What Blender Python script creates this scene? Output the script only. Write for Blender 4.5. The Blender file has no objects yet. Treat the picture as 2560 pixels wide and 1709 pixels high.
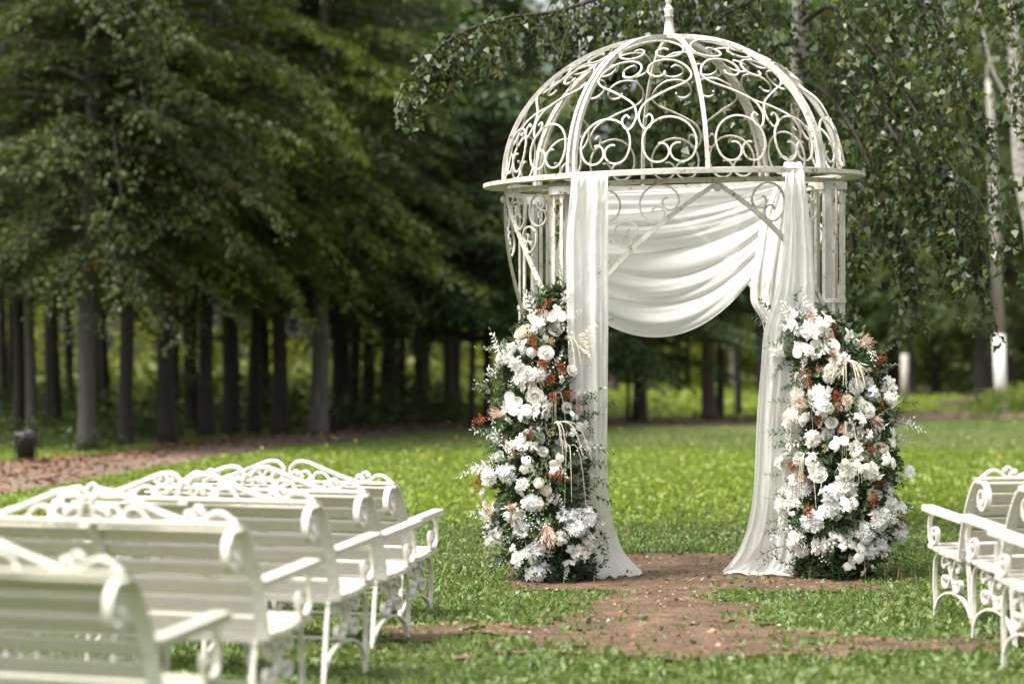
import bpy, math, random
import numpy as np
from mathutils import Vector, Matrix

random.seed(7)
RNG = np.random.default_rng(11)
scene = bpy.context.scene
COL = scene.collection

# ------------------------------------------------------------------ camera, sky, sun, exposure
F = 85.0 / 36.0 * 2560.0          # focal length in photo pixels
HOR = 890.0                       # horizon row of the photo
CAMH = 1.62
cam_d = bpy.data.cameras.new("camera")
cam = bpy.data.objects.new("camera", cam_d)
COL.objects.link(cam)
cam.location = (0, 0, CAMH)
cam.rotation_euler = (math.radians(90), 0, 0)
cam_d.lens = 85.0
cam_d.sensor_width = 36.0
cam_d.shift_y = (HOR - 854.5) / 2560.0
cam_d.clip_end = 1500
cam_d.dof.use_dof = True
cam_d.dof.focus_distance = 17.4
cam_d.dof.aperture_fstop = 1.35
scene.camera = cam

SUN_EL, SUN_AZ = 62.0, 240.0      # azimuth clockwise from +Y
world = bpy.data.worlds.new("World")
scene.world = world
world.use_nodes = True
wn = world.node_tree
bgn = wn.nodes["Background"]
sky = wn.nodes.new("ShaderNodeTexSky")
sky.sky_type = 'NISHITA'
sky.sun_disc = False
sky.sun_elevation = math.radians(SUN_EL)
sky.sun_rotation = math.radians(SUN_AZ)
sky.air_density = 1.0
sky.dust_density = 6.0
sky.ozone_density = 1.0
hs = wn.nodes.new("ShaderNodeHueSaturation")
hs.inputs["Saturation"].default_value = 0.22
wn.links.new(sky.outputs[0], hs.inputs["Color"])
wn.links.new(hs.outputs[0], bgn.inputs["Color"])
bgn.inputs["Strength"].default_value = 0.112

sun_d = bpy.data.lights.new("sun", 'SUN')
sun = bpy.data.objects.new("sun", sun_d)
COL.objects.link(sun)
sun_d.energy = 1.9
sun_d.angle = math.radians(16)
sun_d.color = (1.0, 0.945, 0.85)
_a, _e = math.radians(SUN_AZ), math.radians(SUN_EL)
sdir = Vector((math.sin(_a) * math.cos(_e), math.cos(_a) * math.cos(_e), math.sin(_e)))
sun.rotation_euler = sdir.to_track_quat('Z', 'Y').to_euler()
sun.location = (0, 0, 40)

scene.view_settings.view_transform = 'Standard'
scene.view_settings.look = 'None'
scene.view_settings.exposure = 1.65
scene.view_settings.gamma = 1.0
scene.view_settings.use_curve_mapping = False
scene.cycles.use_denoising = True
scene.cycles.max_bounces = 8
scene.cycles.transparent_max_bounces = 12

# ------------------------------------------------------------------ helpers
def at(px, py, Y):
    return np.array([(px - 1280.0) / F * Y, Y, CAMH + (HOR - py) / F * Y])

def gY(py):
    return F * CAMH / (py - HOR)

def gnd(px, py):
    Y = gY(py)
    return (px - 1280.0) / F * Y, Y

def tag(o, label=None, cat=None, group=None, kind=None):
    if label: o["label"] = label
    if cat: o["category"] = cat
    if group: o["group"] = group
    if kind: o["kind"] = kind
    return o

def empty(name, loc=(0, 0, 0), rz=0.0):
    o = bpy.data.objects.new(name, None)
    o.empty_display_size = 0.2
    o.location = loc
    o.rotation_euler = (0, 0, rz)
    COL.objects.link(o)
    return o

def put(name, mesh, parent=None, M=None):
    o = bpy.data.objects.new(name, mesh)
    COL.objects.link(o)
    if parent is not None:
        o.parent = parent
    if M is not None:
        o.matrix_local = M
    return o

def copy_tree(o, parent=None):
    c = o.copy()
    COL.objects.link(c)
    if parent is not None:
        c.parent = parent
        c.matrix_parent_inverse = o.matrix_parent_inverse.copy()
    for ch in list(o.children):
        copy_tree(ch, c)
    return c

class MB:
    def __init__(self):
        self.v, self.f, self.m = [], [], []
    def add(self, verts, faces, mat=0):
        o = len(self.v)
        self.v.extend([tuple(map(float, p)) for p in verts])
        self.f.extend([tuple(i + o for i in fc) for fc in faces])
        self.m.extend([mat] * len(faces))
    def mesh(self, name, mats, smooth=False):
        me = bpy.data.meshes.new(name)
        me.from_pydata(self.v, [], self.f)
        if not isinstance(mats, (list, tuple)): mats = [mats]
        for m in mats: me.materials.append(m)
        me.polygons.foreach_set("material_index", self.m)
        if smooth:
            me.polygons.foreach_set("use_smooth", [True] * len(self.f))
        me.update()
        return me
    def build(self, name, mats, parent=None, smooth=False, M=None):
        return put(name, self.mesh(name, mats, smooth), parent, M)

def quads_mesh(name, V, mats, smooth=False, matidx=None):
    """V: (n,4,3) array, one loose quad each."""
    n = len(V)
    me = bpy.data.meshes.new(name)
    me.vertices.add(n * 4)
    me.vertices.foreach_set("co", np.ascontiguousarray(V, dtype=np.float32).ravel())
    me.loops.add(n * 4)
    me.loops.foreach_set("vertex_index", np.arange(n * 4, dtype=np.int32))
    me.polygons.add(n)
    me.polygons.foreach_set("loop_start", np.arange(0, n * 4, 4, dtype=np.int32))
    me.polygons.foreach_set("loop_total", np.full(n, 4, dtype=np.int32))
    if not isinstance(mats, (list, tuple)): mats = [mats]
    for m in mats: me.materials.append(m)
    if matidx is not None:
        me.polygons.foreach_set("material_index", np.asarray(matidx, dtype=np.int32))
    me.update()
    me.validate()
    return me

def norm(a):
    return a / np.maximum(np.linalg.norm(a, axis=-1, keepdims=True), 1e-9)

def leafq(C, D, N, L, W, fold=0.18, mid=0.42, droop=0.12):
    """folded four-corner leaves: base, right, tip, left"""
    C, D = np.asarray(C, float), norm(np.asarray(D, float))
    N = np.asarray(N, float)
    S = norm(np.cross(D, N))
    N = norm(np.cross(S, D))
    L = np.broadcast_to(np.asarray(L, float), (len(C),))[:, None]
    W = np.broadcast_to(np.asarray(W, float), (len(C),))[:, None]
    tip = C + D * L - N * L * droop
    l = C + D * L * mid + S * W * .5 + N * fold * W
    r = C + D * L * mid - S * W * .5 + N * fold * W
    return np.stack([C, r, tip, l], axis=1)

def rdirs(n, rng=RNG):
    return norm(rng.normal(size=(n, 3)))

def frames(pts, up=None):
    pts = [np.asarray(p, float) for p in pts]
    T = []
    for i in range(len(pts)):
        a = pts[max(i - 1, 0)]; b = pts[min(i + 1, len(pts) - 1)]
        d = b - a
        T.append(d / max(np.linalg.norm(d), 1e-9))
    ref = np.array([0, 0, 1.0]) if abs(T[0][2]) < .9 else np.array([1.0, 0, 0])
    if up is not None: ref = np.asarray(up, float)
    Bs, Ns = [], []
    n = ref - T[0] * np.dot(ref, T[0]); n /= max(np.linalg.norm(n), 1e-9)
    for t in T:
        src = np.asarray(up, float) if up is not None else n
        m = src - t * np.dot(src, t)
        l = np.linalg.norm(m)
        if l > 1e-4: n = m / l
        Ns.append(n); Bs.append(np.cross(t, n))
    return pts, T, Ns, Bs

def tube(mb, pts, r, n=6, cap=True, mat=0):
    pts, T, Ns, Bs = frames(pts)
    k = len(pts)
    rr = [r] * k if np.isscalar(r) else list(r)
    V = []
    for p, a, b, q in zip(pts, Ns, Bs, rr):
        for j in range(n):
            th = 2 * math.pi * j / n
            V.append(p + (a * math.cos(th) + b * math.sin(th)) * q)
    Fc = []
    for i in range(k - 1):
        for j in range(n):
            j2 = (j + 1) % n
            Fc.append((i * n + j, i * n + j2, (i + 1) * n + j2, (i + 1) * n + j))
    if cap:
        Fc.append(tuple(range(n - 1, -1, -1)))
        Fc.append(tuple((k - 1) * n + j for j in range(n)))
    mb.add(V, Fc, mat)

def bar(mb, pts, w, h, up, mat=0, closed=False):
    """rectangular bar: h along up, w across"""
    if callable(up):
        P = [np.asarray(p, float) for p in pts]
        _, T, _, _ = frames(P)
        Ns, Bs = [], []
        for p, t in zip(P, T):
            u = np.asarray(up(p), float); u = u - t * np.dot(u, t); u /= np.linalg.norm(u)
            Ns.append(u); Bs.append(np.cross(t, u))
        pts = P
    else:
        pts, T, Ns, Bs = frames(pts, up)
    k = len(pts); V = []
    for p, a, b in zip(pts, Ns, Bs):
        V += [p + a * h / 2 + b * w / 2, p + a * h / 2 - b * w / 2, p - a * h / 2 - b * w / 2, p - a * h / 2 + b * w / 2]
    Fc = []
    rng = k if closed else k - 1
    for i in range(rng):
        i2 = (i + 1) % k
        for j in range(4):
            j2 = (j + 1) % 4
            Fc.append((i * 4 + j, i * 4 + j2, i2 * 4 + j2, i2 * 4 + j))
    if not closed:
        Fc += [(3, 2, 1, 0), tuple((k - 1) * 4 + j for j in range(4))]
    mb.add(V, Fc, mat)

def boxm(mb, c, s, R=None, bev=0.0, mat=0):
    x, y, z = [q / 2 for q in s]
    V = np.array([(-x, -y, -z), (x, -y, -z), (x, y, -z), (-x, y, -z), (-x, -y, z), (x, -y, z), (x, y, z), (-x, y, z)])
    if R is not None: V = V @ np.asarray(R).T
    mb.add(V + np.asarray(c), [(3, 2, 1, 0), (4, 5, 6, 7), (0, 1, 5, 4), (1, 2, 6, 5), (2, 3, 7, 6), (3, 0, 4, 7)], mat)

def lathe(mb, prof, n=14, c=(0, 0, 0), mat=0):
    V = []
    for r, z in prof:
        for j in range(n):
            a = 2 * math.pi * j / n
            V.append((c[0] + r * math.cos(a), c[1] + r * math.sin(a), c[2] + z))
    Fc = []
    for i in range(len(prof) - 1):
        for j in range(n):
            j2 = (j + 1) % n
            Fc.append((i * n + j, i * n + j2, (i + 1) * n + j2, (i + 1) * n + j))
    mb.add(V, Fc, mat)

def ball(mb, c, r, n=8, mat=0):
    k = max(4, n // 2 + 1)
    lathe(mb, [(max(r * math.sin(math.pi * i / k), 1e-4), -r * math.cos(math.pi * i / k)) for i in range(k + 1)], n, c, mat)

def catmull(P, k=6):
    P = [np.asarray(p, float) for p in P]
    Q = [2 * P[0] - P[1]] + P + [2 * P[-1] - P[-2]]
    out = []
    for i in range(1, len(Q) - 2):
        for j in range(k):
            t = j / k
            a, b, c, d = Q[i - 1], Q[i], Q[i + 1], Q[i + 2]
            out.append(.5 * ((2 * b) + (-a + c) * t + (2 * a - 5 * b + 4 * c - d) * t * t + (-a + 3 * b - 3 * c + d) * t ** 3))
    out.append(P[-1])
    return out

def cscroll(R, main=240.0, r2=.48, r3=.16, curl=330.0, step=12.0):
    """C-scroll in 2D, top of the main arc at (0,R), both ends curl inward"""
    half = []
    x, y, h = 0.0, R, 0.0
    a = 0.0
    tot = main / 2 + curl
    while a < tot:
        if a < main / 2: rad = R
        else:
            q = (a - main / 2) / curl
            rad = R * (r2 + (r3 - r2) * q)
        d = math.radians(step)
        x += rad * d * math.cos(h - d / 2); y += rad * d * math.sin(h - d / 2)
        h -= d; a += step
        half.append((x, y))
    left = [(-p[0], p[1]) for p in reversed(half)]
    return left + [(0.0, R)] + half

# ------------------------------------------------------------------ materials
def newmat(name):
    m = bpy.data.materials.new(name)
    m.use_nodes = True
    nt = m.node_tree
    for n in list(nt.nodes): nt.nodes.remove(n)
    out = nt.nodes.new("ShaderNodeOutputMaterial")
    p = nt.nodes.new("ShaderNodeBsdfPrincipled")
    nt.links.new(p.outputs[0], out.inputs[0])
    return m, nt, p, out

def ramp(nt, stops, interp='LINEAR'):
    r = nt.nodes.new("ShaderNodeValToRGB")
    cr = r.color_ramp
    cr.interpolation = interp
    while len(cr.elements) < len(stops): cr.elements.new(0.5)
    for e, (p, c) in zip(cr.elements, stops):
        e.position = p
        e.color = (*c, 1) if len(c) == 3 else c
    return r

def noise(nt, scale, detail=4, rough=.6, coords='Object', stretch=None):
    tc = nt.nodes.new("ShaderNodeTexCoord")
    n = nt.nodes.new("ShaderNodeTexNoise")
    n.inputs["Scale"].default_value = scale
    n.inputs["Detail"].default_value = detail
    n.inputs["Roughness"].default_value = rough
    if stretch:
        mp = nt.nodes.new("ShaderNodeMapping")
        mp.inputs["Scale"].default_value = stretch
        nt.links.new(tc.outputs[coords], mp.inputs[0])
        nt.links.new(mp.outputs[0], n.inputs["Vector"])
    else:
        nt.links.new(tc.outputs[coords], n.inputs["Vector"])
    return n

def mix(nt, fac, a, b, blend='MIX'):
    m = nt.nodes.new("ShaderNodeMix")
    m.data_type = 'RGBA'; m.blend_type = blend
    for sock, val in ((m.inputs[0], fac), (m.inputs[6], a), (m.inputs[7], b)):
        if hasattr(val, "is_linked") or hasattr(val, "links"):
            nt.links.new(val, sock)
        else:
            sock.default_value = val if np.isscalar(val) else ((*val, 1) if len(val) == 3 else val)
    return m.outputs[2]

def leaf_mat(name, cols, rough=.45, trans=.3, tcol=None, objvar=0.0, spec=.5):
    """cols spread over the random-per-leaf value"""
    m, nt, p, out = newmat(name)
    g = nt.nodes.new("ShaderNodeNewGeometry")
    k = len(cols)
    r = ramp(nt, [(i / max(k - 1, 1), c) for i, c in enumerate(cols)])
    nt.links.new(g.outputs["Random Per Island"], r.inputs[0])
    col = r.outputs[0]
    if objvar:
        oi = nt.nodes.new("ShaderNodeObjectInfo")
        h = nt.nodes.new("ShaderNodeHueSaturation")
        mr = nt.nodes.new("ShaderNodeMapRange")
        mr.inputs[3].default_value = 1 - objvar; mr.inputs[4].default_value = 1 + objvar
        nt.links.new(oi.outputs["Random"], mr.inputs[0])
        nt.links.new(mr.outputs[0], h.inputs["Value"])
        nt.links.new(col, h.inputs["Color"])
        col = h.outputs[0]
    nt.links.new(col, p.inputs["Base Color"])
    p.inputs["Roughness"].default_value = rough
    p.inputs["Specular IOR Level"].default_value = spec
    if trans > 0:
        t = nt.nodes.new("ShaderNodeBsdfTranslucent")
        if tcol is not None:
            nt.links.new(mix(nt, 1.0, col, tcol, 'MULTIPLY'), t.inputs[0])
        else:
            nt.links.new(col, t.inputs[0])
        ms = nt.nodes.new("ShaderNodeMixShader")
        ms.inputs[0].default_value = trans
        nt.links.new(p.outputs[0], ms.inputs[1]); nt.links.new(t.outputs[0], ms.inputs[2])
        nt.links.new(ms.outputs[0], out.inputs[0])
    return m

def plain(name, col, rough=.6, var=None, scale=8, bump=0, bscale=40, stretch=None):
    m, nt, p, out = newmat(name)
    p.inputs["Roughness"].default_value = rough
    if var:
        n = noise(nt, scale, stretch=stretch)
        r = ramp(nt, [(.35, col), (.7, var)])
        nt.links.new(n.outputs[0], r.inputs[0]); nt.links.new(r.outputs[0], p.inputs["Base Color"])
    else:
        p.inputs["Base Color"].default_value = (*col, 1)
    if bump:
        n2 = noise(nt, bscale, stretch=stretch)
        b = nt.nodes.new("ShaderNodeBump"); b.inputs["Strength"].default_value = bump; b.inputs["Distance"].default_value = .02
        nt.links.new(n2.outputs[0], b.inputs["Height"]); nt.links.new(b.outputs[0], p.inputs["Normal"])
    return m

def paint(name, base, dirt, rust, lo=.60, hi=.74, scale=9.0, rough=.45):
    """white paint over iron or wood: grime, chips of rust"""
    m, nt, p, out = newmat(name)
    n1 = noise(nt, scale, 6, .7)
    r1 = ramp(nt, [(.45, base), (.75, dirt)])
    nt.links.new(n1.outputs[0], r1.inputs[0])
    n2 = noise(nt, scale * 4.3, 5, .75)
    r2 = ramp(nt, [(lo, (0, 0, 0)), (hi, (1, 1, 1))])
    nt.links.new(n2.outputs[0], r2.inputs[0])
    nt.links.new(mix(nt, r2.outputs[0], r1.outputs[0], rust), p.inputs["Base Color"])
    p.inputs["Roughness"].default_value = rough
    b = nt.nodes.new("ShaderNodeBump"); b.inputs["Strength"].default_value = .25; b.inputs["Distance"].default_value = .004
    nt.links.new(n2.outputs[0], b.inputs["Height"]); nt.links.new(b.outputs[0], p.inputs["Normal"])
    return m

IRON = paint("white_iron_paint", (.56, .54, .49), (.31, .275, .22), (.16, .085, .05), .56, .65, 5.0, .45)
BENCHIRON = paint("bench_iron_paint", (.66, .64, .59), (.46, .42, .36), (.22, .15, .10), .66, .76, 9.0, .4)
def bench_wood_mat(name, base, grime):
    m, nt, p, out = newmat(name)
    n1 = noise(nt, 6.0, 6, .7, stretch=(1.5, 9, 9))
    r1 = ramp(nt, [(.42, base), (.66, tuple(c * .86 for c in base)), (.82, grime)])
    nt.links.new(n1.outputs[0], r1.inputs[0])
    n2 = noise(nt, 22.0, 5, .7, stretch=(6, .8, .8))
    r2 = ramp(nt, [(.50, (1, 1, 1)), (.78, (.78, .74, .68))])
    nt.links.new(n2.outputs[0], r2.inputs[0])
    nt.links.new(mix(nt, 1.0, r1.outputs[0], r2.outputs[0], 'MULTIPLY'), p.inputs["Base Color"])
    p.inputs["Roughness"].default_value = .5
    b = nt.nodes.new("ShaderNodeBump"); b.inputs["Strength"].default_value = .2; b.inputs["Distance"].default_value = .003
    nt.links.new(n1.outputs[0], b.inputs["Height"]); nt.links.new(b.outputs[0], p.inputs["Normal"])
    return m
BENCHWOOD = bench_wood_mat("bench_wood_paint", (.60, .56, .49), (.22, .17, .115))
BENCHEDGE = plain("brown_slat_edge", (.12, .085, .05), .8, (.26, .21, .15), 14)  # brown along the lower slat edges, draws the lines between slats
BENCHWOODG = bench_wood_mat("greenish_bench_wood", (.41, .405, .325), (.22, .20, .14))  # darker, greener copy of the bench colours, for the nearest bench only
BENCHIRONG = paint("greenish_bench_iron", (.53, .53, .46), (.38, .38, .31), (.26, .2, .12), .66, .76, 9.0, .4)

def cloth_mat():
    m, nt, p, out = newmat("sheer_white_cloth")
    p.inputs["Base Color"].default_value = (.86, .85, .83, 1)
    p.inputs["Roughness"].default_value = .85
    p.inputs["Specular IOR Level"].default_value = .15
    n = noise(nt, 16, 6, .7)
    b = nt.nodes.new("ShaderNodeBump"); b.inputs["Strength"].default_value = .35; b.inputs["Distance"].default_value = .025
    nt.links.new(n.outputs[0], b.inputs["Height"]); nt.links.new(b.outputs[0], p.inputs["Normal"])
    t = nt.nodes.new("ShaderNodeBsdfTranslucent"); t.inputs[0].default_value = (.9, .9, .88, 1)
    ms = nt.nodes.new("ShaderNodeMixShader"); ms.inputs[0].default_value = .38
    nt.links.new(p.outputs[0], ms.inputs[1]); nt.links.new(t.outputs[0], ms.inputs[2])
    tr = nt.nodes.new("ShaderNodeBsdfTransparent")
    ms2 = nt.nodes.new("ShaderNodeMixShader"); ms2.inputs[0].default_value = .16
    nt.links.new(ms.outputs[0], ms2.inputs[1]); nt.links.new(tr.outputs[0], ms2.inputs[2])
    nt.links.new(ms2.outputs[0], out.inputs[0])
    return m
CLOTH = cloth_mat()

def bark_mat(name, a, b, scale=6):
    m, nt, p, out = newmat(name)
    n = noise(nt, scale, 6, .7, stretch=(3, 3, .5))
    r = ramp(nt, [(.3, a), (.72, b)])
    nt.links.new(n.outputs[0], r.inputs[0]); nt.links.new(r.outputs[0], p.inputs["Base Color"])
    p.inputs["Roughness"].default_value = .9
    bm = nt.nodes.new("ShaderNodeBump"); bm.inputs["Strength"].default_value = .7; bm.inputs["Distance"].default_value = .04
    nt.links.new(n.outputs[0], bm.inputs["Height"]); nt.links.new(bm.outputs[0], p.inputs["Normal"])
    return m
BARK_DARK = bark_mat("dark_bark", (.012, .009, .007), (.034, .027, .021))
BARK_GREY = bark_mat("grey_bark", (.040, .035, .028), (.085, .077, .065))
BARK_FLAKY = bark_mat("flaky_bark", (.030, .025, .021), (.17, .15, .135), 4)
BARK_BROWN = bark_mat("brown_bark", (.040, .028, .022), (.10, .075, .062))
def birch_mat():
    m, nt, p, out = newmat("birch_bark")
    n = noise(nt, 5, 5, .65, stretch=(1.2, 1.2, 4.5))
    r = ramp(nt, [(.36, (.05, .045, .04)), (.44, (.26, .24, .21)), (.62, (.43, .40, .36))])
    nt.links.new(n.outputs[0], r.inputs[0])
    n2 = noise(nt, 2.2, 4, .7)
    r2 = ramp(nt, [(.58, (1, 1, 1)), (.68, (.12, .11, .10))])
    nt.links.new(n2.outputs[0], r2.inputs[0])
    nt.links.new(mix(nt, 1.0, r.outputs[0], r2.outputs[0], 'MULTIPLY'), p.inputs["Base Color"])
    p.inputs["Roughness"].default_value = .75
    return m
BARK_BIRCH = birch_mat()
TWIG = plain("twig_bark", (.03, .022, .016), .85)

L_LIME = leaf_mat("lime_leaf", [(.040, .060, .017), (.068, .088, .031), (.052, .078, .022), (.098, .118, .054), (.078, .110, .026), (.056, .068, .031)], .55, .3, (1.25, 1.35, .5), .3, .3)
L_LIGHT = leaf_mat("bright_lime_leaf", [(.080, .125, .016), (.125, .175, .026), (.10, .145, .020), (.16, .20, .045)], .5, .38, (1.3, 1.3, .5), .2)  # brighter copy of lime leaf; on crowns it paints in the lit area
L_AUT = leaf_mat("autumn_leaf", [(.20, .075, .015), (.24, .10, .02), (.15, .085, .02)], .5, .3)
L_MAPLE = leaf_mat("maple_leaf", [(.034, .070, .022), (.055, .100, .032), (.044, .088, .022), (.075, .115, .042)], .45, .28, (1.2, 1.3, .5), .2)
L_FAR = leaf_mat("far_yellow_green_leaf", [(.15, .19, .022), (.21, .24, .035), (.11, .15, .02), (.26, .26, .06)], .5, .55, (1.3, 1.25, .5))  # glow of lit foliage put into the yellow-green leaf colour
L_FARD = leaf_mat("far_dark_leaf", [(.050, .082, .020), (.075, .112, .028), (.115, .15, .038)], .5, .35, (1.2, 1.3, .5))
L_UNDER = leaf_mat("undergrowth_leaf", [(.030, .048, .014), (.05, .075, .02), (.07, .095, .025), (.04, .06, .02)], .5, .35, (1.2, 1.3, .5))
L_BIRCH = leaf_mat("birch_leaf", [(.040, .068, .026), (.052, .084, .032), (.034, .056, .022), (.064, .098, .040), (.085, .115, .030), (.048, .075, .034), (.13, .12, .025)], .40, .30, (1.35, 1.4, .4))
# ------------------------------------------------------------------ ground
def sstep(a, b, x):
    t = np.clip((x - a) / (b - a), 0, 1)
    return t * t * (3 - 2 * t)

def vnoise(x, y, s=1.0, seed=0.0):
    x = np.asarray(x) * s + seed * 7.13; y = np.asarray(y) * s - seed * 3.71
    return (np.sin(1.7 * x + 1.3 * np.sin(1.1 * y + .5)) * np.cos(1.9 * y + 1.1 * np.sin(1.4 * x + 1.7))
            + .55 * np.sin(3.9 * x + 2.1 * np.sin(2.7 * y)) * np.cos(4.3 * y + 1.3 + 1.7 * np.sin(3.3 * x))
            + .3 * np.sin(8.3 * x + 3 * np.sin(6.1 * y)) * np.cos(9.1 * y + 2 * np.sin(7.3 * x))) / 1.6

def gheight(x, y):
    x, y = np.asarray(x, float), np.asarray(y, float)
    h = .035 * (1 - sstep(14.3, 16.2, y))
    h = h + .018 * vnoise(x, y, .9, 2) * (1 - sstep(20, 30, y)) * sstep(.9, 1.9, np.hypot((x - 1.25) / 1.3, (y - 18.3) / 1.6))
    h = h + .05 * vnoise(x, y, .12, 5) * sstep(24, 40, y)
    return h

def box_sdf(x, y, x0, x1, y0, y1):
    return np.maximum(np.maximum(x0 - x, x - x1), np.maximum(y0 - y, y - y1))

def dirt(x, y):
    """1 on bare soil, 0 on grass"""
    x, y = np.asarray(x, float), np.asarray(y, float)
    n = vnoise(x, y, 2.3, 1) * .22 + vnoise(x, y, 7.0, 3) * .10
    pad = -box_sdf(x, y, -.05, 2.55, 16.55, 19.75) + n * .35
    trail = .34 - np.abs(x - (.95 + .06 * np.sin(y * 2))) + (16.8 - y) * .10 + n
    trail = np.minimum(trail, np.minimum(17.0 - y, y - 13.2) + .2)
    band = 1.0 - np.hypot((x - 1.0) / 1.8, (y - 13.45 + .12 * (x - .9)) / .72)
    band = band * .55 + n * 1.5 + vnoise(x, y, 3.4, 12) * .22 - .08
    s = np.maximum(np.maximum(pad * 1.5, trail), band)
    return sstep(-.12, .26, s + .05 * vnoise(x, y, 17.0, 6))

def ground_mat():
    m, nt, p, out = newmat("lawn_soil")
    n = noise(nt, .7, 5, .65)
    r = ramp(nt, [(.35, (.060, .085, .016)), (.55, (.095, .130, .026)), (.75, (.12, .16, .034))])
    nt.links.new(n.outputs[0], r.inputs[0])
    n2 = noise(nt, 26, 5, .7)
    r2 = ramp(nt, [(.35, (.6, .55, .5)), (.7, (1.25, 1.2, 1.1))])
    nt.links.new(n2.outputs[0], r2.inputs[0])
    nt.links.new(mix(nt, 1.0, r.outputs[0], r2.outputs[0], 'MULTIPLY'), p.inputs["Base Color"])
    p.inputs["Roughness"].default_value = .95
    b = nt.nodes.new("ShaderNodeBump"); b.inputs["Strength"].default_value = .8; b.inputs["Distance"].default_value = .04
    nt.links.new(n2.outputs[0], b.inputs["Height"]); nt.links.new(b.outputs[0], p.inputs["Normal"])
    return m
def dirt_mat(name, cols, scale=3.0):
    m, nt, p, out = newmat(name)
    n = noise(nt, scale, 6, .65)
    r = ramp(nt, [(.32, cols[0]), (.52, cols[1]), (.72, cols[2])])
    nt.links.new(n.outputs[0], r.inputs[0])
    n2 = noise(nt, 28, 6, .75)
    r2 = ramp(nt, [(.36, (.45, .42, .40)), (.52, (1, 1, 1)), (.68, (1.6, 1.5, 1.35))])
    nt.links.new(n2.outputs[0], r2.inputs[0])
    nt.links.new(mix(nt, 1.0, r.outputs[0], r2.outputs[0], 'MULTIPLY'), p.inputs["Base Color"])
    p.inputs["Roughness"].default_value = .95
    b = nt.nodes.new("ShaderNodeBump"); b.inputs["Strength"].default_value = .7; b.inputs["Distance"].default_value = .012
    nt.links.new(n2.outputs[0], b.inputs["Height"]); nt.links.new(b.outputs[0], p.inputs["Normal"])
    return m

def grid_ground(name, xs, ys, mat, zoff=0.0, keep=None):
    X, Y = np.meshgrid(xs, ys)
    Z = gheight(X, Y) + zoff
    if keep is not None: Z = Z + .016 * (vnoise(X, Y, 5.0, 8) * .5 + .5) + .007 * RNG.random(X.shape)
    V = np.stack([X, Y, Z], -1).reshape(-1, 3)
    nx = len(xs)
    Fc = []
    K = keep(X, Y) if keep else None
    for j in range(len(ys) - 1):
        for i in range(nx - 1):
            if K is not None and not (K[j, i] or K[j, i + 1] or K[j + 1, i] or K[j + 1, i + 1]): continue
            a = j * nx + i
            Fc.append((a, a + 1, a + nx + 1, a + nx))
    used = sorted({i for f in Fc for i in f}) if K is not None else None
    mb = MB()
    if used is not None:
        mp = {o: n for n, o in enumerate(used)}
        mb.add(V[used], [tuple(mp[i] for i in f) for f in Fc])
    else:
        mb.add(V, Fc)
    return mb.build(name, mat, None, True)

xs = np.unique(np.concatenate([np.linspace(-900, -30, 12), np.linspace(-30, -5, 26), np.linspace(-5, 6, 56), np.linspace(6, 40, 24), np.linspace(40, 900, 12)]))
ys = np.unique(np.concatenate([np.linspace(-60, 4, 8), np.linspace(4, 22, 91), np.linspace(22, 70, 49), np.linspace(70, 200, 27), np.linspace(200, 1200, 10)]))
tag(grid_ground("lawn", xs, ys, ground_mat()), "grassy park ground running from benches back to the wood", None, None, "structure")
tag(grid_ground("dirt_path", np.arange(-1.6, 3.3, .05), np.arange(12.2, 20.2, .05),
                dirt_mat("bare_soil", [(.050, .026, .013), (.096, .055, .029), (.16, .102, .060)]), .004, lambda x, y: dirt(x, y) > .36),
    "bare brown soil under arch and down the aisle", None, None, "structure")

def ribbon(name, near, far, mat, z=.012, cuts=6):
    def dense(L):
        P = [np.array([*gnd(*p)]) if len(p) == 2 else np.array(p[:2]) for p in L]
        return catmull(P, cuts)
    A, B = dense(near), dense(far)
    n = min(len(A), len(B)); V = []
    for a, b in zip(A[:n], B[:n]):
        for k in range(7):
            p = a + (b - a) * k / 6
            V.append((p[0], p[1], float(gheight(p[0], p[1])) + z))
    Fc = [(i * 7 + k, i * 7 + k + 1, (i + 1) * 7 + k + 1, (i + 1) * 7 + k) for i in range(n - 1) for k in range(6)]
    mb = MB(); mb.add(V, Fc)
    return mb.build(name, mat, None, True), A[:n], B[:n]
PATHM = dirt_mat("path_soil", [(.080, .054, .037), (.135, .094, .066), (.19, .138, .10)], 1.2)
path_o, pA, pB = ribbon("path", [(-500, 1340), (0, 1240), (200, 1205), (500, 1152), (900, 1098), (1180, 1068), (1500, 1066), (1900, 1064), (2400, 1046), (2900, 1034)],
                        [(-500, 1225), (0, 1160), (300, 1134), (600, 1097), (950, 1058), (1180, 1040), (1500, 1047), (1900, 1047), (2400, 1031), (2900, 1022)], PATHM)
tag(path_o, "brown path with fallen leaves along the edge of the wood", None, None, "structure")
path2, P2A, P2B = ribbon("path", [(2100, 968), (2280, 985), (2420, 1000), (2600, 1020)], [(2100, 955), (2280, 967), (2420, 980), (2600, 996)],
                     dirt_mat("pink_path_soil", [(.16, .10, .08), (.22, .15, .12), (.28, .20, .16)], 1.0), .02)
tag(path2, "pinkish path crossing the far lawn behind the lamp pole", None, None, "structure")

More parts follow.
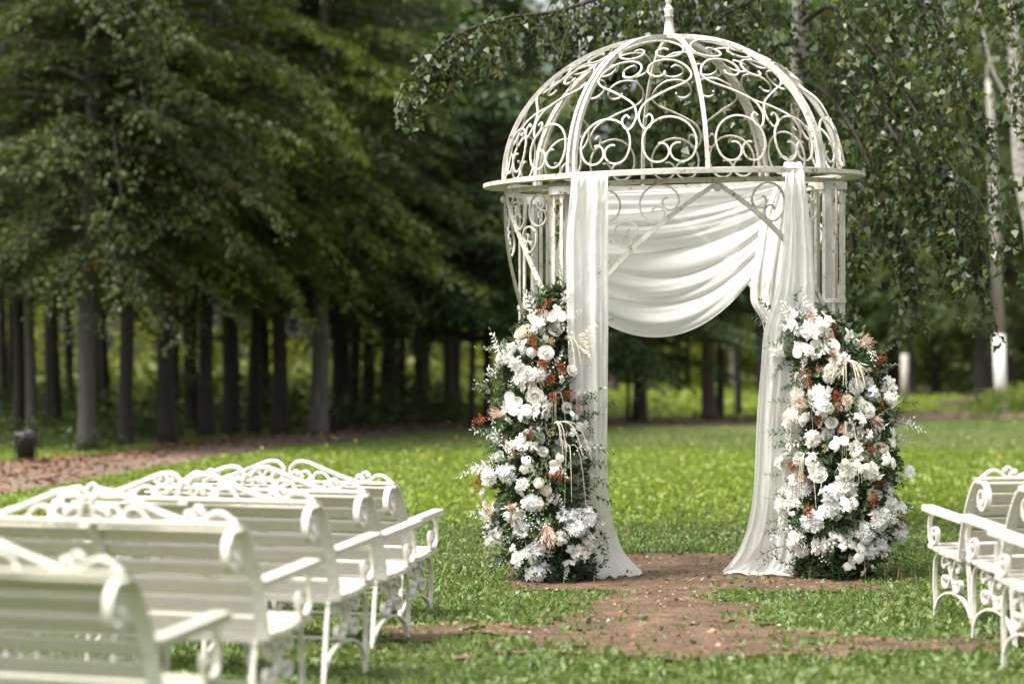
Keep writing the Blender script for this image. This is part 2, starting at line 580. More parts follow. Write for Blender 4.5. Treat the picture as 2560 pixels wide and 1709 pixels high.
# ------------------------------------------------------------------ grass and ground plants (nobody could count them)
G_BLADE = leaf_mat("grass_blade", [(.095, .160, .030), (.130, .200, .040), (.075, .130, .024), (.17, .23, .055), (.20, .22, .08)], .5, .35, (1.25, 1.25, .6))
G_BROAD = leaf_mat("plantain_leaf", [(.075, .130, .028), (.110, .175, .040), (.175, .235, .075), (.055, .095, .026), (.20, .26, .10), (.10, .16, .03)], .48, .28, (1.25, 1.3, .6))
G_CLOVER = leaf_mat("clover_leaf", [(.185, .275, .028), (.245, .325, .040), (.14, .220, .024), (.29, .345, .075)], .42, .38, (1.25, 1.2, .6))
G_FAR = leaf_mat("far_grass", [(.17, .235, .028), (.21, .275, .036), (.24, .29, .05)], .55, .35, (1.2, 1.2, .6))
G_STALK = plain("dry_stalk", (.16, .10, .05), .8)

def scatter(n, y0, y1, pow_=1.0, mpx=260):
    u = RNG.random(n)
    Y = y0 + (y1 - y0) * u ** pow_
    # uniform over area: width grows with Y
    Y = np.sqrt(y0 ** 2 + (y1 ** 2 - y0 ** 2) * u) if pow_ == 0 else Y
    px = RNG.uniform(-mpx, 2560 + mpx, n)
    return (px - 1280) / F * Y, Y

P2A = np.array(P2A); P2B = np.array(P2B)
pathpoly_near = np.array(pA); pathpoly_far = np.array(pB)
def on_path(x, y):
    yn = np.interp(x, pathpoly_near[:, 0], pathpoly_near[:, 1])
    yf = np.interp(x, pathpoly_far[:, 0], pathpoly_far[:, 1])
    return (y > yn - .3 - 3.2 * sstep(34, 52, y)) & (y < yf - .1)

def upright(n, spread):
    d = RNG.normal(size=(n, 3)) * spread
    d[:, 2] = 1.0
    return norm(d)

def grass(name, n, y0, y1, Lr, Wr, mat, spread, label, prob=None, pow_=0, mid=.4, fold=.15, droop=.25):
    x, y = scatter(n, y0, y1, pow_)
    d = dirt(x, y)
    if y1 > 70:
        q = np.interp(x, P2A[:, 0], P2A[:, 1]); q2 = np.interp(x, P2B[:, 0], P2B[:, 1])
        off2 = ~((x > P2A[0, 0]) & (y > q - 5.5) & (y < q2))
    else: off2 = True
    keep = off2 & (RNG.random(n) > d * .93) & ~on_path(x, y)
    if prob is not None: keep &= RNG.random(n) < prob(x, y)
    x, y = x[keep], y[keep]
    k = len(x)
    C = np.stack([x, y, gheight(x, y) - .004], 1)
    D = upright(k, spread)
    patch = .75 + .35 * vnoise(x, y, 1.1, 4)
    L = RNG.uniform(*Lr, k) * patch
    W = RNG.uniform(*Wr, k)
    V = leafq(C, D, rdirs(k), L, W, fold, mid, droop)
    return tag(put(name, quads_mesh(name, V, mat)), label, None, None, "stuff")

grass("grass", 95000, 11.0, 24, (.035, .10), (.005, .010), G_BLADE, .55, "short green lawn grass in front of and around the arch", lambda x, y: .75 + .3 * vnoise(x, y, .8, 9), 0, .45)
grass("ground_plants", 160000, 11.0, 25, (.032, .085), (.018, .042), G_BROAD, 1.35, "low broad leaved weeds among the grass round the arch", lambda x, y: .6 - .4 * vnoise(x, y, .8, 9) + .3 * sstep(15, 18, y), 0, .5, .12)
grass("ground_plants", 95000, 23, 42, (.05, .11), (.035, .07), G_CLOVER, 1.0, "bright yellow green clover on the open lawn behind arch", lambda x, y: .65 + .45 * vnoise(x, y, .35, 6), 0, .5, .12)
grass("grass", 100000, 22, 62, (.05, .12), (.012, .026), G_BLADE, .5, "taller grass on the open lawn behind the arch", lambda x, y: .75 - .3 * vnoise(x, y, .35, 6), 0)
grass("grass", 42000, 60, 150, (.2, .38), (.08, .16), G_FAR, 1.5, "bright sunlit grass of the far clearing", None, 0)
# plantain seed stalks
x, y = scatter(1500, 14.5, 22, 0); k = (dirt(x, y) < .1) & (vnoise(x, y, .8, 9) < .1); x, y = x[k], y[k]
V = leafq(np.stack([x, y, gheight(x, y)], 1), upright(len(x), .18), rdirs(len(x)), RNG.uniform(.10, .2, len(x)), .006, .1, .5, .05)
tag(put("seed_stalks", quads_mesh("seed_stalks", V, G_STALK)), "thin brown seed stalks standing in the weeds", None, None, "stuff")
# yellow meadow flowers
x, y = scatter(380, 34, 64, 0); k = ~on_path(x, y) & (vnoise(x, y, .2, 8) > -.2); x, y = x[k], y[k]
V = leafq(np.stack([x, y, gheight(x, y) + RNG.uniform(.16, .28, len(x))], 1), rdirs(len(x)), np.tile([0, -.6, .8], (len(x), 1)), .034, .034, 0, .5, 0)
tag(put("wildflowers", quads_mesh("wildflowers", V, leaf_mat("yellow_petal", [(.75, .50, .03), (.8, .6, .1)], .6, .2))), "tiny yellow flowers dotted over the lawn", None, None, "stuff")
# litter of leaves, chips and petals
LITTER = leaf_mat("fallen_leaf", [(.17, .075, .03), (.24, .13, .06), (.13, .065, .035), (.30, .21, .12), (.26, .07, .03), (.10, .055, .03)], .6, .1)
x = RNG.uniform(-1.4, 3.2, 1700); y = RNG.uniform(12.2, 20, 1700); k = (RNG.random(1700) < .05 + dirt(x, y) * np.clip(.25 + .9 * vnoise(x, y, 1.9, 18), .02, .7)); x, y = x[k], y[k]
D = RNG.normal(size=(len(x), 3)); D[:, 2] *= .15
V = leafq(np.stack([x, y, gheight(x, y) + .028], 1), D, np.tile([0, 0, 1.0], (len(x), 1)) + RNG.normal(size=(len(x), 3)) * .4, RNG.uniform(.02, .06, len(x)), RNG.uniform(.012, .035, len(x)), .2)
tag(put("fallen_leaves", quads_mesh("fallen_leaves", V, LITTER)), "dry orange leaves and chips scattered on bare soil", None, None, "stuff")
LITTER2 = leaf_mat("path_leaf", [(.14, .062, .026), (.19, .085, .032), (.10, .048, .026), (.22, .12, .06)], .6, .1)
CHIP = leaf_mat("pale_chip", [(.34, .25, .17), (.26, .17, .11), (.20, .12, .07), (.5, .42, .33)], .8, 0)
x = RNG.uniform(-1.4, 3.2, 5000); y = RNG.uniform(12.2, 20, 5000); k = (RNG.random(5000) < dirt(x, y) * np.clip(.25 + .9 * vnoise(x, y, 2.2, 15), .02, .7)); x, y = x[k], y[k]
D = RNG.normal(size=(len(x), 3)); D[:, 2] *= .15
V = leafq(np.stack([x, y, gheight(x, y) + .022], 1), D, np.tile([0, 0, 1.0], (len(x), 1)) + RNG.normal(size=(len(x), 3)) * .3, RNG.uniform(.008, .045, len(x)), RNG.uniform(.006, .02, len(x)), .1)
tag(put("wood_chips", quads_mesh("wood_chips", V, CHIP)), "fine pale chips littering the soil of the aisle", None, None, "stuff")
nn = 3800
t = RNG.random(nn); ii = RNG.integers(0, len(pA) - 1, nn)
s = np.clip(np.where(RNG.random(nn) < .6, 1.02 - np.abs(RNG.normal(size=nn)) * .22, RNG.random(nn)), -.05, 1.12)
A = pathpoly_near[ii] * (1 - t)[:, None] + pathpoly_near[ii + 1] * t[:, None]
B = pathpoly_far[ii] * (1 - t)[:, None] + pathpoly_far[ii + 1] * t[:, None]
Pp = A + (B - A) * s[:, None]
D = RNG.normal(size=(nn, 3)); D[:, 2] *= .2
V = leafq(np.concatenate([Pp, (gheight(Pp[:, 0], Pp[:, 1]) + .03)[:, None]], 1), D, np.tile([0, 0, 1.0], (nn, 1)) + RNG.normal(size=(nn, 3)) * .5, RNG.uniform(.06, .13, nn), RNG.uniform(.04, .09, nn), .25)
tag(put("fallen_leaves", quads_mesh("fallen_leaves", V, LITTER2)), "orange brown leaves lying along the path by the wood", None, None, "stuff")

# ------------------------------------------------------------------ trees
def crown_mesh(name, seed, z0, H, Lmax, nb, tw, lv, size, mats, aut=.0032, coarse_from=9.5, droop=.55):
    """leaf sprays in drooping layers round a trunk at the origin; returns (leaves mesh, limbs mesh)"""
    rg = np.random.default_rng(seed)
    Cs, Ds, Ns, Ls, Is = [], [], [], [], []
    mb = MB()
    for b in range(nb):
        q = rg.random() ** 1.5
        h = z0 + .7 + (H - z0 - .7) * q
        prof = (math.sin(math.pi * min(1, .30 + .72 * q)) ** .7)
        Lb = Lmax * prof * (rg.uniform(.65, 1.1) if rg.random() < .62 else rg.uniform(.22, .5))
        az = rg.uniform(0, 2 * math.pi)
        out = np.array([math.cos(az), math.sin(az), 0.0]); side = np.array([-out[1], out[0], 0.0])
        up = rg.uniform(.15, .5); dr = droop * rg.uniform(.7, 1.3) * (1.25 - .6 * q)
        bend = rg.uniform(-.25, .25)
        def P(t):
            return out * Lb * t + side * bend * Lb * t * t + np.array([0, 0, h + Lb * (up * t - dr * t * t)])
        tube(mb, [P(t) for t in (0, .3, .6, .95)], [.05, .035, .02, .006], 4, False)
        coarse = h > coarse_from
        n_t = max(4, int(tw * (.5 if coarse else 1) * (.5 + Lb / Lmax * .5)))
        n_l = max(4, int(lv * (.45 if coarse else 1)))
        sz = size * (2.0 if coarse else 1.0)
        for k in range(n_t):
            t = .22 + .78 * (k + rg.random()) / n_t
            base = P(t)
            tang = P(min(t + .05, 1.05)) - P(t - .05); tang /= np.linalg.norm(tang)
            for sgn in (-1, 1):
                d = tang * rg.uniform(.4, 1.0) + side * sgn * rg.uniform(.5, 1.1) + np.array([0, 0, rg.uniform(-.35, .15)])
                d /= np.linalg.norm(d)
                tl = rg.uniform(.45, 1.0) * Lmax * .26 * (1.15 - .5 * t)
                s = (np.arange(n_l) + rg.random(n_l)) / n_l
                pos = base + d * (tl * s)[:, None] + np.array([0, 0, -1.0]) * (.18 * tl * s * s)[:, None] + rg.normal(size=(n_l, 3)) * np.array([.05, .05, .035])
                sd = np.cross(d, [0, 0, 1.0]); sd /= max(np.linalg.norm(sd), 1e-6)
                alt = np.where(np.arange(n_l) % 2 == 0, 1, -1)[:, None]
                ld = norm(d * .7 + sd * alt * .9 + rg.normal(size=(n_l, 3)) * .35 + np.array([0, 0, -.25]))
                Cs.append(pos); Ds.append(ld)
                Ns.append(np.array([0, 0, 1.0]) + rg.normal(size=(n_l, 3)) * .34)
                Ls.append(np.full(n_l, sz) * rg.uniform(.7, 1.2, n_l))
                Is.append((rg.random(n_l) < aut * .2).astype(int) if rg.random() > .006 else (rg.random(n_l) < .3 * (aut > .003)).astype(int))
    C, D, N, L, I = map(np.concatenate, (Cs, Ds, Ns, Ls, Is))
    V = leafq(C, D, N, L, L * .78, .12, .45, .15)
    return quads_mesh(name, V, mats, matidx=I), mb.mesh(name + "_limbs", TWIG)

CROWNS = {}
for i, (z0, H, Lm) in enumerate([(2.6, 13.5, 4.0), (2.3, 13, 3.6), (3.0, 14.5, 4.3)]):
    CROWNS["lime%d" % i] = crown_mesh("lime_crown", 20 + i, z0, H, Lm, 120, 11, 17, .09, [L_LIME, L_AUT])
for i, (z0, H, Lm) in enumerate([(2.8, 14, 3.9), (3.2, 13, 3.6)]):
    CROWNS["bright%d" % i] = crown_mesh("bright_lime_crown", 30 + i, z0, H, Lm, 115, 11, 17, .09, [L_LIGHT, L_AUT])
for i, (z0, H, Lm) in enumerate([(2.4, 12.5, 4.2), (2.9, 14, 4.6)]):
    CROWNS["maple%d" % i] = crown_mesh("maple_crown", 40 + i, z0, H, Lm, 110, 10, 13, .125, [L_MAPLE, L_AUT], .002, 11, .35)
for i, (z0, H, Lm) in enumerate([(5.2, 15, 3.2), (6.2, 16, 3.0)]):
    CROWNS["tall%d" % i] = crown_mesh("tall_crown", 50 + i, z0, H, Lm, 60, 6, 7, .20, [L_LIME, L_AUT], .002, 10.5, .45)

TRUNKS = {}
def trunk_mesh(kind, r, H, mat, seed, lean=0.0, bend=0.0, key=None):
    rg = np.random.default_rng(seed)
    n = 12
    pts, rs = [], []
    ph = rg.uniform(0, 6)
    for i in range(n + 1):
        t = (i / n) ** 1.5
        z = H * t
        pts.append((lean * z + bend * math.sin(min(z / 3.2, 1.0) * math.pi) + .03 * math.sin(z * 1.1 + ph), .03 * math.cos(z * .9 + ph), z - .05))
        rs.append(r * (1.0 - .72 * t) * (1 + .45 * math.exp(-z / .22)))
    mb = MB(); tube(mb, pts, rs, 12, True)
    return mb.mesh("trunk", mat, True)

def tree(name, px, py, wpx, crown, bark, label, cat="tree", group=None, lean=0.0, bend=0.0, H=11.5, X=None, Y=None, scale=1.0, seed=None, rot=None, dz=0.0):
    if X is None: X, Y = gnd(px, py)
    r = wpx / 2 * Y / F if wpx else .15
    e = empty(name, (X, Y, float(gheight(X, Y))))
    tag(e, label, cat, group)
    sd = seed if seed is not None else int(abs(X * 131 + Y * 17)) + 1
    put("trunk", trunk_mesh("t", r, H, bark, sd, lean, bend), e)
    cm, lm = CROWNS[crown]
    rz = rot if rot is not None else (sd * 1.37) % 6.28
    Mx = Matrix.Translation((lean * 4, 0, dz)) @ Matrix.Rotation(rz, 4, 'Z') @ Matrix.Diagonal((scale, scale, scale, 1))
    c = put("crown", cm, e, Mx)
    tag(put("branches", lm, e, Mx), None, None, None, "stuff")
    return e

ROWG = "lime trees lining the path"
rows = [
 (45, 1098, 32, "lime0", BARK_DARK, 0, "dark trunked tree standing just behind the grey trunk beside the black bin"),
 (75, 1112, 30, "lime0", BARK_GREY, 0, "slim grey trunked tree rising right behind the black bin"),
 (212, 1131, 46, "lime1", BARK_GREY, .015, "tree with pale grey trunk, nearest to the path and right of the bin"),
 (317, 1119, 38, "lime2", BARK_DARK, 0, "dark straight trunk just right of the pale grey trunk"),
 (420, 1111, 40, "bright1", BARK_DARK, 0, "dark trunk, second to the right of the pale grey trunk"),
 (514, 1097, 40, "bright0", BARK_DARK, .02, "dark trunk third right of the pale grey one, leaning slightly rightwards"),
 (574, 1088, 46, "bright1", BARK_DARK, 0, "thick dark trunk fourth right of the pale grey one"),
 (636, 1084, 31, "lime2", BARK_DARK, .015, "slim dark trunk between two thick dark trunks of the row"),
 (697, 1090, 40, "lime0", BARK_DARK, 0, "thick dark trunk just left of the flaky barked tree"),
 (795, 1090, 46, "bright0", BARK_FLAKY, .01, "tree with flaky pale bark halfway along the path row"),
 (845, 1073, 38, "lime1", BARK_DARK, 0, "dark trunk just right of the flaky barked tree"),
 (887, 1061, 28, "lime2", BARK_DARK, 0, "second dark trunk right of the flaky barked tree"),
 (918, 1056, 23, "lime0", BARK_DARK, 0, "thin dark trunk left of the leaning forked one on the path row"),
 (958, 1051, 30, "maple0", BARK_DARK, .06, "dark trunk on the path row that leans to the right"),
 (1008, 1043, 20, "lime1", BARK_DARK, 0, "thin far trunk right of the leaning one along the path"),
 (1050, 1042, 34, "lime2", BARK_BROWN, 0, "thick brownish trunk far along the path near the second bin"),
 (1122, 1032, 28, "lime0", BARK_BROWN, 0, "farthest brownish trunk of the path row, beyond the second bin"),
]
for px, py, w, cr, bk, ln, lab in rows:
    tree("lime_tree", px, py, w, cr, bk, lab, "tree", ROWG, ln)

# free standing trees on the lawn side
tree("maple_tree", 1183, 1074, 17, "maple0", BARK_DARK, "small dark leaved maple on the path edge left of the arch", scale=.78, H=9, dz=-.5)
tree("maple_tree", 1216, 1068, 24, "maple1", BARK_DARK, "dark maple partly hidden behind the left flower column", scale=.95, dz=-.6)
tree("maple_tree", 1602, 1059, 36, "maple0", BARK_DARK, "dark tree seen through the arch under the lowest swag", lean=.0, scale=.9, rot=1.0, dz=-1.5)
tree("young_tree", 1570, 1061, 10, "tall0", BARK_DARK, "thin dark sapling beside the dark tree seen through the arch", H=8, scale=.7)
tree("maple_tree", 1772, 1051, 36, "maple1", BARK_BROWN, "brown crooked tree seen through the right half of the arch", lean=.035, bend=-.10, dz=-.9)
tree("maple_tree", 1800, 1049, 20, "lime1", BARK_DARK, "dark trunk touching the brown crooked tree inside the arch")
tree("slim_tree", 1843, 1038, 17, "tall1", BARK_DARK, "thin straight black trunk beside the right drape", scale=1.0)
tree("birch_tree", 1831, 967, 12, "bright1", BARK_BIRCH, "far white birch trunk behind the thin black trunk")
tree("park_tree", 1695, 973, 17, "maple0", BARK_BROWN, "far brown trunk in the middle of the bright clearing", scale=1.1)
tree("park_tree", 1532, 980, 27, "maple1", BARK_BROWN, "far thick trunk seen just right of the left drape", scale=1.1)
tree("park_tree", 2205, 985, 20, "lime0", BARK_DARK, "far dark trunk behind the right flower column, left of two greyish trunks")
tree("park_tree", 2240, 978, 22, "lime2", BARK_BROWN, "far brown trunk just left of the short concrete post", scale=1.15)
tree("park_tree", 2279, 993, 17, "maple0", BARK_DARK, "far dark trunk right behind the short concrete post")
tree("park_tree", 2459, 1026, 44, "lime1", BARK_DARK, "thick dark trunk just left of the white lamp pole")
tree("park_tree", 2522, 1020, 44, "lime2", BARK_DARK, "thick dark trunk just right of the white lamp pole", bend=.0)
tree("park_tree", 2590, 1012, 44, "maple1", BARK_BROWN, "brown trunk at the right edge behind the far right bench")

# the wood behind the row
WOODG = "trees deep in the shaded wood"
rg = np.random.default_rng(5)
cnt = 0
tries = 0
spots = []
while cnt < 34 and tries < 4000:
    tries += 1
    Y = rg.uniform(46, 76); px = rg.uniform(-350, 1150)
    X = (px - 1280) / F * Y
    # behind the far edge of the path row
    if Y < np.interp(X, pathpoly_far[:, 0], pathpoly_far[:, 1]) + 7: continue
    if any((X - a) ** 2 + (Y - b) ** 2 < 2.2 for a, b in spots): continue
    spots.append((X, Y)); cnt += 1
    tree("woodland_tree", None, None, rg.uniform(.22, .40) * F / Y, ("bright%d" % (cnt % 2)) if 480 < px < 820 else ("tall%d" % (cnt % 2) if cnt % 5 else "lime%d" % (cnt % 3)),  # bright crowns here put the lit opening into leaf colour
         BARK_DARK, "slender dark trunk standing back in the shaded wood behind the path row", "tree", WOODG, rg.uniform(-.015, .015), 0, 13, X, Y, rg.uniform(.9, 1.15))
WOODR = "trees closing the far clearing"
for i in range(13):
    Y = rg.uniform(118, 150); px = 1180 + 1500 * (i + rg.random() * .7) / 13
    X = (px - 1280) / F * Y
    if 1490 < px < 1900 and i % 2: continue
    tree("woodland_tree", None, None, rg.uniform(.25, .45) * F / Y, ("maple%d" % (i % 2)) if i % 3 else "bright%d" % (i % 2), BARK_DARK,
         "tall tree on the far side of the clearing", "tree", WOODR, rg.uniform(-.02, .02), 0, 15, X, Y, rg.uniform(1.35, 1.75) * (.62 if 1370 < px < 1720 else 1))
for i in range(8):
    Y = rg.uniform(86, 104); px = 1880 + 900 * (i + rg.random() * .7) / 8
    X = (px - 1280) / F * Y
    tree("woodland_tree", None, None, rg.uniform(.25, .4) * F / Y, ("tall%d" % (i % 2)) if i % 2 else "lime%d" % (i % 3), BARK_DARK,
         "dark tree in the shade beyond the birch leaves", "tree", "dark trees beyond the birch", rg.uniform(-.02, .02), 0, 15, X, Y, rg.uniform(1.0, 1.3))

def foliage_mass(name, n, xr, yr, zf, size, mat, label, seed, clump=1.2, nclump=200, flat=.7):
    rg = np.random.default_rng(seed)
    cx = rg.uniform(*xr, nclump); cy = rg.uniform(*yr, nclump)
    cz = zf(cx, cy, rg.random(nclump))
    i = rg.integers(0, nclump, n)
    d = rdirs(n, rg) * (rg.random(n) ** .45)[:, None] * clump * rg.uniform(.6, 1.3, nclump)[i][:, None]
    d[:, 2] *= flat
    C = np.stack([cx[i], cy[i], cz[i]], 1) + d
    C[:, 2] = np.maximum(C[:, 2], .05)
    L = rg.uniform(.6, 1.2, n) * size
    V = leafq(C, norm(rg.normal(size=(n, 3)) + np.array([0, 0, -.3])), np.array([0, 0, 1.0]) + rg.normal(size=(n, 3)) * .6, L, L * .75)
    return tag(put(name, quads_mesh(name, V, mat)), label, None, None, "stuff")

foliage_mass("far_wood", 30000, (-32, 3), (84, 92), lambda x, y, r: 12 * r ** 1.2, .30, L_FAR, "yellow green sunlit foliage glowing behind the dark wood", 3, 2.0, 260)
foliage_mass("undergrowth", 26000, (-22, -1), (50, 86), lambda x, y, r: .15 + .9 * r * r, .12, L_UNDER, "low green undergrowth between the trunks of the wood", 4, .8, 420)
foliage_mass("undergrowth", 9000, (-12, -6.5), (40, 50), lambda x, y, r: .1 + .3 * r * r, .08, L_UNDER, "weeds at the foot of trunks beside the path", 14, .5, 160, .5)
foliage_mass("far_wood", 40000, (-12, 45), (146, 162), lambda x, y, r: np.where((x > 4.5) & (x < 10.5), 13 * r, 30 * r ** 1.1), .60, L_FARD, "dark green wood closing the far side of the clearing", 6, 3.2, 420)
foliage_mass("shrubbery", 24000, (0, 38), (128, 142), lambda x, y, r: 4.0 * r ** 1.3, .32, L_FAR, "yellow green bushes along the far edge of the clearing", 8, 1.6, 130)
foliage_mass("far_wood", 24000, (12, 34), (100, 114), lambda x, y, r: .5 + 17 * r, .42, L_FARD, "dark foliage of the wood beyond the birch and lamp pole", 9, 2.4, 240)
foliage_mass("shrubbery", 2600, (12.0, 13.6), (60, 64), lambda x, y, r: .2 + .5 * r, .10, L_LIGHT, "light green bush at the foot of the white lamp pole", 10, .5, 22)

# ------------------------------------------------------------------ birch behind the arch
def birch_leaves(twigs, rg, step=.042, size=(.042, .095)):
    Cs, Ds, Ns = [], [], []
    for P in twigs:
        P = np.asarray(P)
        seg = np.linalg.norm(np.diff(P, axis=0), axis=1); cum = np.concatenate([[0], np.cumsum(seg)])
        n = max(3, int(cum[-1] / step))
        s = np.sort(rg.uniform(.08, 1.0, n)) * cum[-1]
        pos = np.stack([np.interp(s, cum, P[:, k]) for k in range(3)], 1)
        pos += rg.normal(size=(n, 3)) * .016
        d = norm(rg.normal(size=(n, 3)) * np.array([.8, .8, .45]) + np.array([0, 0, -.75]))
        Cs.append(pos + d * .012); Ds.append(d)
        nn_ = rg.normal(size=(n, 3)) * .7; nn_[:, 2] += .9; nn_[:, 1] -= .35
        Ns.append(nn_)
    C, D, N = map(np.concatenate, (Cs, Ds, Ns))
    L = rg.uniform(*size, len(C))
    return leafq(C, D, N, L, L * .82, .20, .36, .22)

rg = np.random.default_rng(77)
BX, BY = at(2003, 890, 23.5)[0], 23.5
birch = empty("birch_tree", (BX, BY, 0))
tag(birch, "birch with white trunk behind the dome and leafy branches hanging round it", "tree")
O = np.array([BX, BY, 0])
def loc(px, py, Y): return at(px, py, Y) - O
mb = MB()
tp = [loc(2012, 1310, BY) + np.array([0, 0, -.1]), loc(2008, 1000, BY), loc(2006, 700, BY), loc(2004, 400, BY), loc(2001, 230, BY), loc(1999, 80, BY), loc(2003, -120, BY), loc(1995, -500, BY), loc(2000, -1100, BY)]
tube(mb, catmull(tp, 5), list(np.interp(np.linspace(0, 1, 41), [0, .03, .3, .6, 1], [.17, .12, .105, .09, .02])), 12)
mb.build("trunk", BARK_BIRCH, birch, True)
# main limbs (photo pixels, distance)
limbs = [
 [(2000, -420, 23.5), (1800, -260, 22.8), (1600, -60, 22.2), (1420, 22, 21.8), (1270, 45, 21.4), (1160, 80, 21.2), (1085, 135, 21.0), (1035, 215, 20.9), (1020, 280, 20.8)],
 [(2000, -300, 23.5), (1860, -180, 22.8), (1700, -90, 22.4), (1560, -20, 22.2), (1430, 90, 21.8), (1400, 180, 21.7)],
 [(2001, -120, 23.5), (1880, 0, 22.8), (1760, 60, 22.4), (1640, 150, 22), (1560, 280, 22)],
 [(2001, 100, 23.5), (1930, 130, 23), (1850, 210, 22.6), (1790, 330, 22.4)],
 [(2003, 60, 23.5), (2080, 20, 23), (2160, 90, 22.5), (2240, 200, 22), (2320, 330, 21.6), (2400, 450, 21.2), (2455, 560, 21.0)],
 [(2004, 200, 23.5), (2070, 240, 23), (2140, 340, 22.4), (2200, 480, 22), (2260, 620, 21.8), (2275, 760, 21.6)],
 [(1999, -200, 23.5), (2130, -150, 22.6), (2260, -40, 22), (2370, 100, 21.6), (2440, 260, 21.4), (2500, 420, 21.2)],
 [(2000, -350, 23.5), (2200, -350, 22.4), (2400, -220, 21.6), (2520, -60, 21.2), (2590, 120, 21)],
 [(2004, 330, 23.5), (2050, 380, 22.6), (2090, 480, 21.9), (2130, 600, 21.7), (2120, 720, 21.6)],
 [(2300, 300, 21.8), (2370, 470, 21.5), (2420, 620, 21.3), (2470, 760, 21.2), (2500, 850, 21.2)],
 [(2180, 250, 22.2), (2230, 330, 21.8), (2300, 430, 21.6), (2360, 560, 21.5), (2400, 680, 21.4)],
]
mbl = MB(); twigs = []
def bottom(px):
    return np.interp(px, [1000, 1100, 1150, 1250, 1330, 1420, 1520, 1600, 1750, 1900, 2000, 2065, 2120, 2170, 2230, 2265, 2310, 2360, 2420, 2470, 2520, 2600],
                     [290, 250, 340, 270, 250, 230, 440, 330, 430, 440, 470, 700, 830, 700, 680, 890, 740, 690, 780, 860, 620, 520])
for li, Lm in enumerate(limbs):
    P = catmull([loc(*p) for p in Lm], 6)
    tube(mbl, P, list(np.linspace(.028, .004, len(P))), 5, False)
    npts = len(P)
    twigs.append(P[npts // 3:]); twigs.append([q + np.array([0, .05, -.05]) for q in P[npts // 4:]])
    for i in range(3, npts):
        for rep in range(6 if li == 0 else 3):
            if rg.random() < (.12 if i < npts * .98 else 0): continue
            if li and rep == 2 and (i // 4) % 2: continue
            p = P[i] + rg.normal(size=3) * .05
            w = p + O
            ppx = 1280 + w[0] / w[1] * F; ppy = HOR - (w[2] - CAMH) / w[1] * F
            room = (bottom(ppx) - ppy) / F * w[1]
            if 2440 < ppx < 2515 and rg.random() < .6: continue
            if room < .08: room = .14
            ln = min(rg.uniform(.25, 1.1), room * rg.uniform(.6, 1.05))
            if li == 0: ln = max(ln * .75, .12)
            dx = rg.normal() * .35; dy = rg.normal() * .35
            tw = []
            for k in range(7):
                t = k / 6
                tw.append(p + np.array([dx * ln * t * (1.3 - .5 * t), dy * ln * t, -ln * (.35 * t + .65 * t * t)]) + (rg.normal(size=3) * .012 if k else 0))
            twigs.append(tw)
            if len(tw) and ln > .3: tube(mbl, tw, [.004] * 6 + [.002], 3, False)
# extra hanging curtains on the right and inside the dome
for k in range(205):
    if k < 105: ppx = rg.uniform(2030, 2600); top = rg.uniform(-180, 480)
    elif k < 175: ppx = rg.uniform(1690, 2030); top = rg.uniform(-200, 260)
    else: ppx = rg.uniform(1380, 1700); top = rg.uniform(-160, 40)
    Y = rg.uniform(20.6, 23.2)
    if (1955 < ppx < 2045 or 2440 < ppx < 2515) and rg.random() < .85: continue
    p = loc(ppx, top, Y)
    room = (bottom(ppx) - top) / F * Y
    if room < .2: continue
    ln = min(rg.uniform(.5, 1.5), room * rg.uniform(.7, 1.0))
    dx = rg.uniform(.0, .55) if ppx > 2000 else rg.normal() * .3
    tw = [p + np.array([dx * ln * t, .2 * rg.normal() * ln * t * .2, -ln * (.5 * t + .5 * t * t)]) + rg.normal(size=3) * .015 for t in np.linspace(0, 1, 8)]
    twigs.append(tw)
    tube(mbl, tw, list(np.linspace(.007, .002, 8)), 3, False)
mbl.build("branches", TWIG, birch)
V = birch_leaves(twigs, rg)
# upper crown, above the picture
n = 5200
d = rdirs(n, rg) * (rg.random(n) ** .5)[:, None] * np.array([4.2, 3.2, 2.6]) + np.array([0.2, -.3, 8.0])
Vu = leafq(d, norm(rg.normal(size=(n, 3)) + np.array([0, 0, -.7])), np.array([0, 0, 1.0]) + rg.normal(size=(n, 3)) * .5, rg.uniform(.10, .16, n), rg.uniform(.08, .13, n))
tag(put("crown", quads_mesh("birch_crown", np.concatenate([V, Vu]), L_BIRCH), birch), None, None, None, "stuff")

# second birch at the right edge
bt = empty("birch_tree", (at(2612, 890, 36)[0], 36, 0))
tag(bt, "forked birch with white mottled trunk at the right edge by the lamp pole", "tree")
O2 = np.array(bt.location)
mb = MB()
P = catmull([at(*p, 36) - O2 for p in ((2612, 1165), (2604, 900), (2590, 620), (2556, 430), (2545, 240), (2538, 120), (2530, 0), (2520, -250), (2530, -700))], 5)
tube(mb, P, list(np.interp(np.linspace(0, 1, len(P)), [0, .05, .5, 1], [.23, .165, .125, .03])), 12)
tube(mb, catmull([at(*p, 36) - O2 for p in ((2548, 300), (2510, 230), (2480, 170), (2455, 60), (2420, -120))], 4), list(np.linspace(.04, .015, 17)), 8)
tube(mb, catmull([at(*p, 36) - O2 for p in ((2552, 440), (2535, 300), (2500, 215), (2490, 190))], 4), list(np.linspace(.035, .015, 13)), 8)
mb.build("trunk", BARK_BIRCH, bt, True)
n = 3600
d = rdirs(n, rg) * (rg.random(n) ** .5)[:, None] * np.array([3.2, 2.8, 2.8]) + np.array([.3, 0, 7.4])
Vu = leafq(d, norm(rg.normal(size=(n, 3)) + np.array([0, 0, -.7])), np.array([0, 0, 1.0]) + rg.normal(size=(n, 3)) * .5, rg.uniform(.07, .11, n), rg.uniform(.06, .09, n))
tag(put("crown", quads_mesh("birch_crown", Vu, L_BIRCH), bt), None, None, None, "stuff")
